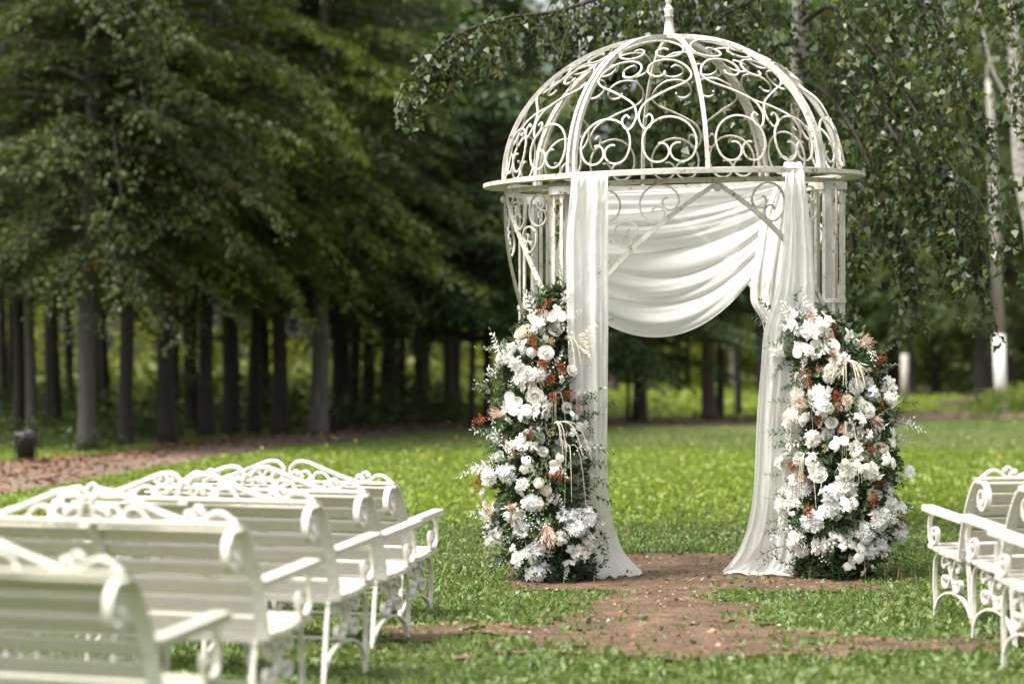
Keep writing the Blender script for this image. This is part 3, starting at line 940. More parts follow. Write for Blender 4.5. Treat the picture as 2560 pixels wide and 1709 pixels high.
# ------------------------------------------------------------------ gazebo
GX, GY = 1.245, 18.65
gaz = empty("gazebo", (GX, GY, 0))
tag(gaz, "white wrought iron garden gazebo with scrolled open dome and four barred pillars", "gazebo")
HZ = 2.925                      # lower hoop height
RD, HD = 1.315, 1.085           # dome radius and rise
DZ = 2.99                       # dome base
TILT = Matrix.Translation((0, 0, HZ)) @ Matrix.Rotation(math.radians(-1.6), 4, 'Y') @ Matrix.Rotation(math.radians(1.3), 4, 'X') @ Matrix.Translation((0, 0, -HZ))
PIL = [229, 331, 147, 43]
RP = 1.27
def ztilt(x, y):
    v = TILT @ Vector((x, y, HZ)); return v.z - HZ

def hoop(R, z, w, h, n=96):
    mb = MB()
    pts = [(R * math.cos(2 * math.pi * i / n), R * math.sin(2 * math.pi * i / n), z) for i in range(n)]
    # closed ring of rectangular section
    V = []
    for p in pts:
        u = np.array([p[0], p[1], 0]); u /= np.linalg.norm(u); p = np.array(p)
        V += [p + u * w / 2 + [0, 0, h / 2], p - u * w / 2 + [0, 0, h / 2], p - u * w / 2 - [0, 0, h / 2], p + u * w / 2 - [0, 0, h / 2]]
    Fc = []
    for i in range(n):
        i2 = (i + 1) % n
        for j in range(4):
            Fc.append((i * 4 + j, i * 4 + (j + 1) % 4, i2 * 4 + (j + 1) % 4, i2 * 4 + j))
    mb.add(V, Fc)
    return mb
def hoop_obj(name, R, z, w, h): return hoop(R, z, w, h).build(name, IRON, gaz, False, TILT)
hoop_obj("eave_ring", 1.462, 2.968, .012, .030)
hoop_obj("eave_ring", 1.372, 2.962, .17, .008)
hoop_obj("hoop", 1.300, 2.910, .014, .036)
hoop_obj("hoop", 1.315, 2.988, .030, .026)

def epos(az, t, off=0.0):
    return np.array([(RD + off) * math.cos(t) * math.cos(az), (RD + off) * math.cos(t) * math.sin(az), DZ + (HD + off) * math.sin(t)])
_t = np.linspace(0, math.pi / 2, 400)
_arc = np.concatenate([[0], np.cumsum(np.hypot(np.diff(RD * np.cos(_t)), np.diff(HD * np.sin(_t))))])
def t_of(v): return float(np.interp(v, _arc, _t))
RIB0 = math.radians(7)
# ribs: one mesh for plain ribs, one for the doubled ribs over the pillars
def rib_mesh(double):
    mb = MB()
    offs = (-.028, .028) if double else (0.0,)
    for o in offs:
        pts = []
        for k in range(25):
            t = (math.pi / 2 - .05) * k / 24
            p = epos(0, t); p[1] += o * (1 - .55 * k / 24); pts.append(p)
        bar(mb, pts, .026, .034, lambda p: np.array([p[0] / RD ** 2, 0, (p[2] - DZ) / HD ** 2 + 1e-3]))
    return mb.mesh("rib", IRON)
rm = [rib_mesh(False), rib_mesh(True)]
for k in range(8):
    a = RIB0 + k * math.pi / 4
    put("rib", rm[k % 2], gaz, TILT @ Matrix.Rotation(a, 4, 'Z'))
# scroll work of one bay
def bay_pt(u, v):
    return epos(u * math.radians(22.5) * .95, t_of(v), -.004)
def scroll_mesh(name, path2, r=.0105):
    mb = MB()
    pts = [bay_pt(u, v) for u, v in path2]
    bar(mb, pts, .0135, .011, lambda p: np.array([p[0] / RD ** 2, p[1] / RD ** 2, (p[2] - DZ) / HD ** 2 + 1e-3]))
    return mb.mesh(name, IRON)
cs = cscroll(.195, 236, .52, .22, 265)
ring_m = scroll_mesh("circle_scroll", [(.5 + x / .5 * (1 + .04), .205 + y) for x, y in cs])
ring_l = scroll_mesh("circle_scroll", [(-.5 + x / .5 * (1 + .04), .205 + y) for x, y in cs])
hp = [(.13, .40), (.19, .425), (.245, .385), (.20, .325), (.11, .315), (.035, .375), (.025, .44), (.12, .53), (.45, .63), (.80, .71), (.95, .79), (.88, .90), (.64, .985), (.30, .99), (.10, .93), (.09, .84), (.24, .785), (.40, .80), (.43, .845)]
heart_r = scroll_mesh("heart_scroll", catmull(hp, 5))
heart_l = scroll_mesh("heart_scroll", catmull([(-u, v) for u, v in hp], 5))
up_ = [(.04, 1.42), (.40, 1.40), (.78, 1.31), (.94, 1.20), (.82, 1.09), (.5, 1.035), (.22, 1.07), (.18, 1.15), (.36, 1.20), (.50, 1.17)]
crown_r = scroll_mesh("crest_scroll", catmull(up_, 5))
crown_l = scroll_mesh("crest_scroll", catmull([(-u, v) for u, v in up_], 5))
for k in range(8):
    Mx = TILT @ Matrix.Rotation(RIB0 + (k + .5) * math.pi / 4, 4, 'Z')
    for nm, me in (("circle_scroll", ring_m), ("circle_scroll", ring_l), ("heart_scroll", heart_r), ("heart_scroll", heart_l), ("crest_scroll", crown_r), ("crest_scroll", crown_l)):
        put(nm, me, gaz, Mx)
# finial
mb = MB()
z0 = DZ + HD - .02
lathe(mb, [(r_ * .70, z_) for r_, z_ in [(.001, z0), (.085, z0), (.078, z0 + .02), (.068, z0 + .03), (.048, z0 + .12), (.042, z0 + .17), (.055, z0 + .175), (.056, z0 + .185), (.040, z0 + .195), (.052, z0 + .215), (.052, z0 + .24), (.030, z0 + .262),
           (.022, z0 + .275), (.036, z0 + .29), (.036, z0 + .305), (.020, z0 + .325), (.016, z0 + .35), (.026, z0 + .36), (.026, z0 + .372), (.014, z0 + .385), (.026, z0 + .41), (.014, z0 + .45), (.003, z0 + .52)]], 18)
mb.build("finial", IRON, gaz, True, TILT)
# pillars
GREYI = paint("grey_iron_paint", (.50, .50, .48), (.36, .35, .33), (.2, .12, .07), .66, .76, 8.0)
for pa in PIL:
    a = math.radians(pa)
    cx, cy = RP * math.cos(a), RP * math.sin(a)
    zt = 2.88 + ztilt(cx, cy)
    mb = MB()
    boxm(mb, (cx, cy, zt / 2), (.055, .055, zt))
    p = mb.build("pillar", GREYI, gaz)
    nb = 11
    for k in range(nb):
        th = a + 2 * math.pi * (k + .5) / nb
        bx, by = cx + .122 * math.cos(th), cy + .122 * math.sin(th)
        m2 = MB()
        boxm(m2, (bx, by, zt / 2), (.013, .024, zt - .01), Matrix.Rotation(th, 3, 'Z'))
        m2.build("bar", IRON, p)
    def drum(name, z, h, R):
        m3 = MB(); n = 20
        lathe(m3, [(R - .012, z - h / 2), (R, z - h / 2), (R, z + h / 2), (R - .012, z + h / 2), (R - .012, z - h / 2)], n, (cx, cy, 0))
        m3.build(name, IRON, p)
    drum("capital", zt - .012, .058, .145)
    drum("band", 2.02 + ztilt(cx, cy) * .8, .034, .137)
    drum("band", 1.12, .034, .137)
    drum("band", .12, .05, .14)
# braces and their scrolls, one per bay: two straight bars rising from the pillars to a ball under the hoop
def cyl_pt(mid, s, z, R=1.30):
    q = mid + s / R
    x, y = R * math.cos(q), R * math.sin(q)
    return np.array([x, y, z + ztilt(x, y) * max(0, min(1, (z - 1.5) / 1.4))])
bays = [(229, 331), (147, 229), (43, 147), (331 - 360, 43)]
for a0, a1 in bays:
    mid = math.radians((a0 + a1) / 2); half = math.radians((a1 - a0) / 2) * 1.30 - .13
    mb = MB(); q = cyl_pt(mid, 0, 2.855); ball(mb, q * np.array([1.012, 1.012, 1]), .032, 10)
    mb.build("ball", IRON, gaz, True)
    for sg in (-1, 1):
        mb = MB()
        pts = []
        for k in range(15):
            t = k / 14
            s = sg * (.02 + (half - .02) * t)
            pts.append(cyl_pt(mid, s, 2.87 - .80 * t - .10 * t * t + .05 * math.sin(math.pi * t)))
        bar(mb, pts, .016, .034, lambda p: np.array([0, 0, 1.0]))
        mb.build("brace", IRON, gaz)
        sc = half / 1.0
        for (s0, z0, R, rot) in ((.40, 2.74, .145, -42), (.64, 2.52, .10, -60), (.80, 2.74, .12, 100)):
            c = cscroll(R, 200, .55, .20, 300)
            ca, sa = math.cos(math.radians(rot)), math.sin(math.radians(rot))
            m2 = MB()
            pts = [cyl_pt(mid, sg * (s0 * sc + (x * ca - y * sa)), z0 + (x * sa + y * ca), 1.298) for x, y in c]
            bar(m2, pts, .012, .016, lambda p: np.array([p[0], p[1], 0.0]))
            m2.build("brace_scroll", IRON, gaz)

# ------------------------------------------------------------------ drapes
def sheet(name, rows, ns, label, cat="drape", foldA=.03, foldN=5, seed=0, sub=6, parent=None, foldgrow=None, mat=None):
    """rows: (py, px_left, px_right, Y_left, Y_right)"""
    rg = np.random.default_rng(seed)
    R = [np.array(r, float) for r in rows]
    R = np.array(catmull(R, sub))
    nt = len(R); V = []
    ph = rg.uniform(0, 6.28, 5); fr = foldN * np.array([1, 1.7, 2.6, .55, 3.9]); am = np.array([1, .55, .32, .7, .16])
    for j in range(nt):
        t = j / (nt - 1)
        g = foldgrow(t) if foldgrow else 1.0
        for i in range(ns + 1):
            s = i / ns
            w = 0
            for k in range(5):
                w += am[k] * math.sin(2 * math.pi * fr[k] * s + ph[k] + .8 * math.sin(2.3 * t + ph[(k + 1) % 5]))
            w *= foldA * g * .6
            px = R[j, 1] + (R[j, 2] - R[j, 1]) * s
            Y = R[j, 3] + (R[j, 4] - R[j, 3]) * s + w
            px += 3 * math.sin(9 * s + 3 * t + ph[0]) * (1 - abs(2 * s - 1))
            p = at(px, R[j, 0] + 2.0 * math.sin(2 * math.pi * fr[0] * s + ph[2]) * g, R[j, 3] + (R[j, 4] - R[j, 3]) * s)
            p[1] = Y + .006 * math.sin(31 * s + 7 * t + 3 * math.sin(23 * t)) * math.sin(47 * t + 5 * s)
            p[2] = max(p[2], float(gheight(p[0], p[1])) + .012 + .012 * (1 + math.sin(13 * s + 5 * t)))
            V.append(p)
    Fc = [(j * (ns + 1) + i, j * (ns + 1) + i + 1, (j + 1) * (ns + 1) + i + 1, (j + 1) * (ns + 1) + i) for j in range(nt - 1) for i in range(ns)]
    mb = MB(); mb.add(V, Fc)
    o = mb.build(name, mat or CLOTH, parent, True)
    if parent is None: tag(o, label, cat)
    return o

dl = sheet("drape", [(500, 1440, 1512, 17.75, 17.95), (455, 1436, 1514, 17.55, 17.75), (432, 1432, 1516, 17.36, 17.45), (438, 1428, 1519, 17.20, 17.20), (480, 1426, 1520, 17.17, 17.17), (600, 1416, 1521, 17.2, 17.2), (800, 1418, 1521, 17.24, 17.25),
            (1000, 1425, 1519, 17.28, 17.3), (1180, 1430, 1519, 17.32, 17.4), (1300, 1440, 1532, 17.36, 17.6), (1380, 1452, 1562, 17.38, 17.85), (1425, 1466, 1604, 17.40, 18.05), (1438, 1482, 1612, 17.42, 17.95), (1450, 1496, 1606, 17.45, 17.80), (1456, 1508, 1585, 17.42, 17.62)],
           44, "straight white drape falling over the left front pillar beside the flowers and pooling on soil", foldA=.027, foldN=2.3, seed=3, foldgrow=lambda t: .5 + .6 * t)
sheet("tail", [(470, 1436, 1500, 17.8, 18.0), (560, 1408, 1490, 17.95, 18.05), (640, 1388, 1480, 18.0, 18.1), (690, 1380, 1470, 18.0, 18.1)], 24, None, foldA=.04, foldN=3, seed=9, parent=dl)
dr = sheet("drape", [(520, 1956, 2010, 18.0, 18.1), (450, 1954, 2014, 17.85, 17.95), (412, 1958, 2006, 17.68, 17.75), (408, 1962, 2004, 17.55, 17.6), (440, 1963, 2012, 17.36, 17.40), (520, 1960, 2022, 17.38, 17.42), (600, 1957, 2030, 17.4, 17.45), (700, 1948, 2036, 17.42, 17.48), (760, 1930, 2036, 17.45, 17.5), (830, 1909, 2030, 17.5, 17.52),
            (900, 1903, 2022, 17.52, 17.55), (1040, 1892, 2012, 17.56, 17.6), (1200, 1885, 2002, 17.62, 17.62), (1300, 1872, 1996, 17.72, 17.62), (1370, 1848, 1990, 17.85, 17.62), (1410, 1822, 1988, 18.0, 17.62), (1430, 1802, 1984, 18.05, 17.62), (1441, 1797, 1980, 17.92, 17.6), (1448, 1812, 1976, 17.78, 17.55)],
           48, "long white drape on the right pillar, knotted over the ring and trailing across the soil", foldA=.027, foldN=2.6, seed=5, foldgrow=lambda t: .5 + .6 * t)

def swag():
    rg = np.random.default_rng(4)
    ns, nt = 72, 110
    V = []
    def rdg(t, s):
        # pleats run along the swag and gather towards the right
        v = 0
        for n_, a, p_, w_ in ((3.2, 1.0, .3, .5), (6.1, .75, 1.9, 1.1), (11, .34, 4.0, 2.0), (19, .13, 1.0, 3.0)):
            x = n_ * t + .35 * math.sin(2.1 * s + p_) + .18 * math.sin(w_ * 3.3 * s + p_ * 2) * t
            v += a * (abs(math.sin(math.pi * x)) ** .8 * 2 - 1) * (.65 + .5 * math.sin(5.1 * t * w_ + 2.3 * s + p_))
        return v
    for j in range(nt + 1):
        t = j / nt
        Lp = np.array([1420.0, 482 + 250 * t ** 1.1, 17.95 + .1 * t])
        Rp = np.array([1962.0 - 22 * t, 452 + 150 * t ** 1.5, 18.05 + .12 * math.sin(3 * t)])
        sag = 6 + 166 * t ** 1.25
        for i in range(ns + 1):
            s = i / ns
            px = Lp[0] + (Rp[0] - Lp[0]) * s
            b = (4 * s * (1 - s)) ** .92 * (1 + .22 * (s - .5))
            py = Lp[1] + (Rp[1] - Lp[1]) * s + sag * b
            Y = Lp[2] + (Rp[2] - Lp[2]) * s + .50 * math.sin(math.pi * s) * (1 - .35 * t)
            f = rdg(t, s) * (.30 + .70 * math.sin(math.pi * min(1, s * 1.1 + .1)) if s < .8 else .6)
            p = at(px, py + 3.2 * f * t, Y)
            p[1] += -.043 * f
            V.append(p)
    Fc = [(j * (ns + 1) + i, j * (ns + 1) + i + 1, (j + 1) * (ns + 1) + i + 1, (j + 1) * (ns + 1) + i) for j in range(nt) for i in range(ns)]
    mb = MB(); mb.add(V, Fc)
    return tag(mb.build("swag", CLOTH, None, True), "white sheer swag sagging in pleats across the arch opening under the ring", "drape")
sw = swag()
sheet("tail", [(455, 1944, 1972, 17.95, 17.8), (540, 1908, 1972, 17.95, 17.8), (620, 1892, 1966, 17.9, 17.75), (690, 1880, 1956, 17.85, 17.7), (740, 1877, 1950, 17.85, 17.7), (765, 1884, 1946, 17.82, 17.68), (800, 1905, 1944, 17.8, 17.66), (850, 1915, 1940, 17.8, 17.66)], 30, None, foldA=.04, foldN=2.5, seed=12, parent=sw)

# ------------------------------------------------------------------ flower prototypes (axis +Z, about 1 unit across)
WHITE = leaf_mat("white_petal", [(.90, .885, .84), (.92, .91, .88), (.88, .86, .80)], .7, .34, None, .03, .1)
COOLW = leaf_mat("pure_white_petal", [(.90, .90, .89), (.93, .93, .92), (.87, .87, .86)], .7, .34, None, .03, .1)
CREAM = leaf_mat("cream_petal", [(.84, .77, .66), (.88, .83, .74), (.80, .72, .58)], .6, .22, None, .05, .2)
BLUSH = leaf_mat("blush_petal", [(.80, .56, .44), (.84, .64, .53), (.76, .5, .38)], .6, .22, None, .05, .2)
TAN = leaf_mat("tan_flower", [(.52, .36, .21), (.62, .46, .30), (.44, .28, .16)], .7, .1)
RUST = leaf_mat("rust_flower", [(.28, .065, .020), (.36, .10, .028), (.22, .045, .018), (.42, .14, .045)], .6, .15)
REDB = leaf_mat("dark_red_berry", [(.26, .03, .03), (.34, .05, .04)], .5, 0)
YEL = plain("yellow_centre", (.72, .50, .14), .6)
EUC = leaf_mat("eucalyptus_leaf", [(.085, .130, .070), (.13, .175, .10), (.07, .115, .06), (.17, .21, .13)], .5, .15)
RUSC = leaf_mat("ruscus_leaf", [(.045, .105, .028), (.070, .145, .040), (.035, .085, .026)], .38, .2)
DARKE = leaf_mat("dark_eucalyptus_leaf", [(.045, .055, .055), (.07, .082, .08), (.035, .045, .045)], .5, .1)
WLEAF = leaf_mat("bleached_leaf", [(.84, .83, .79), (.78, .77, .71)], .6, .25)
SILV = leaf_mat("silver_leaf", [(.38, .42, .38), (.48, .51, .47), (.30, .34, .31)], .7, .1)
CORE = leaf_mat("arrangement_foliage", [(.030, .062, .020), (.050, .092, .030), (.065, .110, .038), (.11, .145, .08), (.04, .075, .025)], .42, .18)
STEM = plain("green_stem", (.05, .08, .03), .6)
PINKP = leaf_mat("peach_plume", [(.76, .52, .42), (.82, .62, .52), (.70, .44, .34)], .7, .2)
AMAR = leaf_mat("cream_amaranth", [(.80, .71, .54), (.86, .80, .66)], .7, .15)

def petal(mb, a, w, r0, r1, z0, z1, curl, mat=0, nu=4, nv=4, ruffle=0.0, ph=0.0):
    V = []
    for j in range(nv + 1):
        v = j / nv
        r = r0 + (r1 - r0) * math.sin(v * math.pi / 2) + curl * max(0, v - .6) ** 2 * 4
        z = z0 + (z1 - z0) * v - curl * max(0, v - .7) ** 2 * 5
        ww = w * (.35 + .65 * math.sin(min(1, v * 1.25 + .12) * math.pi / 2)) * (1 - .35 * max(0, v - .75) / .25)
        for i in range(nu + 1):
            u = i / nu * 2 - 1
            th = a + u * ww / 2
            rr = r * (1 + ruffle * math.sin(5 * u + ph) * v) ; zz = z - .06 * (z1 - z0) * u * u + ruffle * .5 * math.cos(6 * u + ph) * v * .3
            V.append((rr * math.cos(th), rr * math.sin(th), zz))
    Fc = [(j * (nu + 1) + i, j * (nu + 1) + i + 1, (j + 1) * (nu + 1) + i + 1, (j + 1) * (nu + 1) + i) for j in range(nv) for i in range(nu)]
    mb.add(V, Fc, mat)

def rose_mesh(seed, mats, open_=1.0):
    rg = random.Random(seed); mb = MB()
    for (n, r0, r1, z1, w, c) in ((2, .01, .055, .42, 3.8, -.03), (3, .03, .12, .45, 2.9, -.03), (4, .05, .20, .44, 2.4, .0), (5, .06, .30, .40, 2.0, .04), (6, .07, .40, .32, 1.7, .08), (6, .08, .47 * open_, .20, 1.5, .10)):
        o = rg.uniform(0, 6)
        for k in range(n):
            petal(mb, o + 2 * math.pi * k / n + rg.uniform(-.2, .2), w * rg.uniform(.9, 1.1), r0, r1 * rg.uniform(.92, 1.06), -.05, z1 * rg.uniform(.9, 1.08), c, 0, 4, 4, .03, rg.uniform(0, 6))
    ball(mb, (0, 0, .20), .15, 9)
    return mb.mesh("rose", mats, True)

def ruffle_mesh(seed, mats, n=30, lo=.12, hi=.38, s0=.18, s1=.32):
    rg = random.Random(seed); mb = MB()
    for k in range(n):
        ph = math.acos(1 - rg.random() * 1.05); az = rg.uniform(0, 6.28)
        d = Vector((math.sin(ph) * math.cos(az), math.sin(ph) * math.sin(az), math.cos(ph) * .75))
        q = Vector((0, 0, 1)).rotation_difference(d)
        m2 = MB()
        s = rg.uniform(s0, s1)
        o = rg.uniform(0, 6)
        for j in range(3):
            petal(m2, o + j * 2.1, 1.9, .02, s, 0, .12, .05, 0, 4, 2, .22, rg.uniform(0, 6))
        c = d * rg.uniform(lo, hi) + Vector((rg.gauss(0, .05), rg.gauss(0, .05), 0))
        mb.add([tuple(q @ Vector(v) + c) for v in m2.v], m2.f)
    return mb.mesh("peony", mats, False)

def hydrangea_mesh(seed, mats, n=46):
    rg = random.Random(seed); mb = MB()
    for k in range(n):
        ph = math.acos(1 - (k + .5) / n * 1.05); az = k * 2.4
        d = Vector((math.sin(ph) * math.cos(az), math.sin(ph) * math.sin(az), math.cos(ph)))
        q = Vector((0, 0, 1)).rotation_difference(d)
        c = d * .42 * rg.uniform(.85, 1.1); o = rg.uniform(0, 1.5)
        for j in range(4):
            a = o + j * math.pi / 2
            P = [Vector((0, 0, 0)), Vector((math.cos(a - .5), math.sin(a - .5), .2)) * .09, Vector((math.cos(a), math.sin(a), .05)) * .13, Vector((math.cos(a + .5), math.sin(a + .5), .2)) * .09]
            mb.add([tuple(q @ p + c) for p in P], [(0, 1, 2, 3)])
    return mb.mesh("hydrangea", mats)

def anthurium_mesh(mats):
    mb = MB(); n, m = 28, 5; V = [(0, 0, .0)]
    for j in range(1, m + 1):
        for i in range(n):
            th = 2 * math.pi * i / n
            x = 16 * math.sin(th) ** 3; y = 13 * math.cos(th) - 5 * math.cos(2 * th) - 2 * math.cos(3 * th) - math.cos(4 * th)
            k = j / m / 34.0
            V.append((x * k, (y - 4) * k + .03, .10 * (j / m) ** 2 - .05 * abs(x) / 16 * (j / m) + .012 * math.sin(7 * th) * (j / m)))
    Fc = [(0, 1 + i, 1 + (i + 1) % n) for i in range(n)]
    for j in range(m - 1):
        for i in range(n):
            a = 1 + j * n + i; b = 1 + j * n + (i + 1) % n
            Fc.append((a, a + n, b + n, b))
    mb.add(V, Fc, 0)
    tube(mb, [(0, .12, .0), (0, .09, .12), (0, .02, .22), (0, -.08, .28)], [.022, .03, .028, .012], 7, True, 1)
    return mb.mesh("anthurium", mats, True)

def orchid_mesh(seed, mats):
    rg = random.Random(seed); mb = MB()
    for k, (a, L, W) in enumerate(((90, .5, .26), (210, .48, .26), (330, .48, .26), (8, .52, .48), (172, .52, .48))):
        a = math.radians(a + rg.uniform(-6, 6)); ca, sa = math.cos(a), math.sin(a)
        nu, nv = 4, 5; V = []
        for j in range(nv + 1):
            v = j / nv; w = W * math.sin(math.pi * (.08 + .90 * v)) ** .7
            for i in range(nu + 1):
                u = i / nu - .5
                x, y, z = v * L, u * w, .10 * v - .22 * v * v - .25 * u * u * w + .02 * k
                V.append((x * ca - y * sa, x * sa + y * ca, z))
        mb.add(V, [(j * (nu + 1) + i, j * (nu + 1) + i + 1, (j + 1) * (nu + 1) + i + 1, (j + 1) * (nu + 1) + i) for j in range(nv) for i in range(nu)])
    petal(mb, -1.57, 2.4, .01, .10, .02, .16, .03, 1); petal(mb, 1.57, 2.4, .01, .06, .02, .10, 0, 1)
    return mb.mesh("orchid", mats, True)

def pompon_mesh(seed, mats):
    rg = random.Random(seed); mb = MB(); n = 110
    for k in range(n):
        z = 1 - 1.45 * (k + .5) / n; r = math.sqrt(max(0, 1 - z * z)); az = k * 2.39996
        d = np.array([r * math.cos(az), r * math.sin(az), z]); c = d * .34
        s = np.cross(d, [0, 0, 1.0]); s /= max(np.linalg.norm(s), 1e-6); u = np.cross(s, d)
        w = .07; L = .15
        mb.add([c, c + s * w + d * L * .7, c + d * L - u * .03, c - s * w + d * L * .7], [(0, 1, 2, 3)])
    ball(mb, (0, 0, 0), .36, 10)
    return mb.mesh("pompon", mats)

def qmesh(name, V, mat): return quads_mesh(name, V, mat)

def spray_mesh(seed, mat, n=190, size=.10, box=(.42, .42, .26)):
    rg = np.random.default_rng(seed)
    ctr = rg.normal(size=(9, 3)) * np.array(box) * .55
    C = ctr[rg.integers(0, 9, n)] + rg.normal(size=(n, 3)) * .075
    V = leafq(C, rg.normal(size=(n, 3)) + np.array([0, 0, .5]), rdirs(n, rg), rg.uniform(.6, 1.1, n) * size, rg.uniform(.6, 1.1, n) * size * .8, .3)
    return qmesh("spray", V, mat)

def beads(mb, P, r, step, mat=0):
    P = np.asarray(P); seg = np.linalg.norm(np.diff(P, axis=0), axis=1); cum = np.concatenate([[0], np.cumsum(seg)])
    for s in np.arange(0, cum[-1], step):
        c = np.array([np.interp(s, cum, P[:, k]) for k in range(3)]); q = r * (1 - .45 * s / cum[-1])
        mb.add([c + [q, 0, 0], c + [0, q, 0], c - [q, 0, 0], c - [0, q, 0], c + [0, 0, q], c - [0, 0, q]],
               [(0, 1, 4), (1, 2, 4), (2, 3, 4), (3, 0, 4), (1, 0, 5), (2, 1, 5), (3, 2, 5), (0, 3, 5)], mat)

def amaranth_mesh(seed, n, L, out):
    """world-upright: +Y points out of the arrangement, strands arch and hang"""
    rg = random.Random(seed); mb = MB()
    for k in range(n):
        a = rg.uniform(-.9, .9); l = L * rg.uniform(.6, 1.1); o = out * rg.uniform(.5, 1.1)
        P = [np.array([math.sin(a) * o * t * (1.6 - .6 * t), math.cos(a) * o * t * (1.7 - .7 * t) * .7, .12 * math.sin(math.pi * min(1, t * 1.3)) * l - l * t * t * .85]) for t in np.linspace(0, 1, 9)]
        beads(mb, P, .0066, .010)
    return mb.mesh("amaranth", AMAR)

def plume_mesh(seed, mat, n=46):
    rg = np.random.default_rng(seed); Vs = []
    for k in range(n):
        d = np.array([rg.normal() * .28, rg.normal() * .28, 1.0]); d /= np.linalg.norm(d)
        L = rg.uniform(.7, 1.0); m = 7
        s = np.linspace(.1, 1, m)[:, None]
        C = d * s * L + np.array([rg.normal() * .15, rg.normal() * .15, 0]) * s ** 2
        D = np.tile(d, (m, 1)) + rg.normal(size=(m, 3)) * .22
        Vs.append(leafq(C - d * .1, D, rdirs(m, rg), .24, .022, .1))
    return qmesh("plume", np.concatenate(Vs), mat)

def berries_mesh(seed, n, r, spread, mat):
    rg = random.Random(seed); mb = MB()
    for k in range(n):
        c = np.array([rg.gauss(0, spread), rg.gauss(0, spread), rg.uniform(.05, .35)])
        tube(mb, [(0, 0, -.15), c * .6, c], .008, 3, False, 1)
        ball(mb, c, r * rg.uniform(.8, 1.2), 6)
    return mb.mesh("berries", [mat, STEM], True)

def sprig_mesh(seed, mat, n, leafL, leafW, pairs=True, bend=.25, taper=.5, length=1.0, spread=.9, tipw=.45):
    """stem along +Z of given length, leaves in pairs"""
    rg = np.random.default_rng(seed); mb = MB()
    b = rg.uniform(0, 6.28); bd = np.array([math.cos(b), math.sin(b), 0]) * bend
    P = [np.array([0, 0, 1.0]) * t * length + bd * t * t * length for t in np.linspace(0, 1, 7)]
    tube(mb, P, list(np.linspace(.012, .004, 7)), 4, False, 1)
    C, D, N, L = [], [], [], []
    for k in range(n):
        t = .12 + .86 * k / n; c = P[0] * 0 + np.array([0, 0, 1.0]) * t * length + bd * t * t * length
        a = k * 2.4 if not pairs else k * 1.57
        for sg in ((0, math.pi) if pairs else (0,)):
            th = a + sg + rg.uniform(-.35, .35)
            d = np.array([math.cos(th) * spread, math.sin(th) * spread, .55])
            C.append(c); D.append(d); N.append(np.array([0, 0, 1.0]) + rg.normal(size=3) * .35); L.append(leafL * (1 - (1 - taper) * t) * rg.uniform(.8, 1.15))
    C.append(P[-1]); D.append(bd + np.array([0, 0, 1.0])); N.append(rg.normal(size=3)); L.append(leafL * taper)
    L = np.array(L)
    V = leafq(np.array(C), np.array(D), np.array(N), L, L * leafW / leafL, .12, tipw, .1)
    for q in V: mb.add(q, [(0, 1, 2, 3)], 0)
    return mb.mesh("sprig", [mat, STEM])

def disc_sprig_mesh(seed, mat, n, r, length=1.0, bend=.3, tip=None):
    rg = np.random.default_rng(seed); mb = MB()
    b = rg.uniform(0, 6.28); bd = np.array([math.cos(b), math.sin(b), 0]) * bend
    f = lambda t: np.array([0, 0, 1.0]) * t * length + bd * t * t * length
    tube(mb, [f(t) for t in np.linspace(0, 1, 7)], list(np.linspace(.012, .004, 7)), 4, False, 1)
    for k in range(n):
        t = .15 + .85 * k / n
        for sg in (0, math.pi):
            th = k * 1.57 + sg + rg.uniform(-.4, .4)
            d = np.array([math.cos(th), math.sin(th), .45]); d /= np.linalg.norm(d)
            q = r * (1.15 - .6 * t) * rg.uniform(.8, 1.15)
            nrm = np.array([0, 0, 1.0]) + rg.normal(size=3) * .4
            s = np.cross(d, nrm); s /= np.linalg.norm(s)
            c = f(t) + d * (q * 1.15)
            V = [c] + [c + d * q * math.cos(a) + s * q * .95 * math.sin(a) for a in np.linspace(0, 2 * math.pi, 9)[:-1]]
            mb.add(V, [(0, 1 + i, 1 + (i + 1) % 8) for i in range(8)], 0)
    return mb.mesh("eucalyptus", [mat, STEM])

ROSE = [rose_mesh(i, WHITE, 1 + .06 * i) for i in range(3)]
ROSEC = [rose_mesh(10 + i, CREAM, 1.0) for i in range(2)]
ROSEB = [rose_mesh(20, BLUSH, 1.0)]
PEON = [ruffle_mesh(i, COOLW) for i in range(4)]
LOOSE = [ruffle_mesh(50 + i, WHITE, 11, .10, .40, .22, .40) for i in range(4)]
HYD = [hydrangea_mesh(i, CREAM if i == 1 else WHITE) for i in range(3)]
ANTH = anthurium_mesh([WHITE, TAN])
ORCH = [orchid_mesh(i, [WHITE, YEL]) for i in range(2)]
POM = [pompon_mesh(i, CREAM) for i in range(2)]
RSPR = [spray_mesh(i, RUST) for i in range(3)]
TSPR = [spray_mesh(5, TAN, 110, .12, (.3, .3, .22))]
RBER = [spray_mesh(8, REDB, 60, .10, (.45, .45, .2))]
AMA = [amaranth_mesh(1, 6, .30, .34), amaranth_mesh(2, 4, .50, .16), amaranth_mesh(3, 9, .22, .22)]
PLUM = [plume_mesh(i, PINKP) for i in range(2)] + [plume_mesh(5, AMAR, 22)]
BERR = [berries_mesh(1, 9, .07, .22, WHITE), berries_mesh(2, 26, .034, .26, WHITE)]
RUS = [sprig_mesh(i, RUSC, 9, .30, .085, True, .3) for i in range(4)]
EUS = [disc_sprig_mesh(i, EUC, 8, .085) for i in range(3)]
DSP = [sprig_mesh(40 + i, DARKE, 22, .085, .065, True, .18, .55, 1.0, 1.0, .5) for i in range(2)]
DDI = [disc_sprig_mesh(9, DARKE, 7, .11, .9, .5)]
WSP = [sprig_mesh(60 + i, WLEAF, 8, .30, .15, True, .3) for i in range(2)]
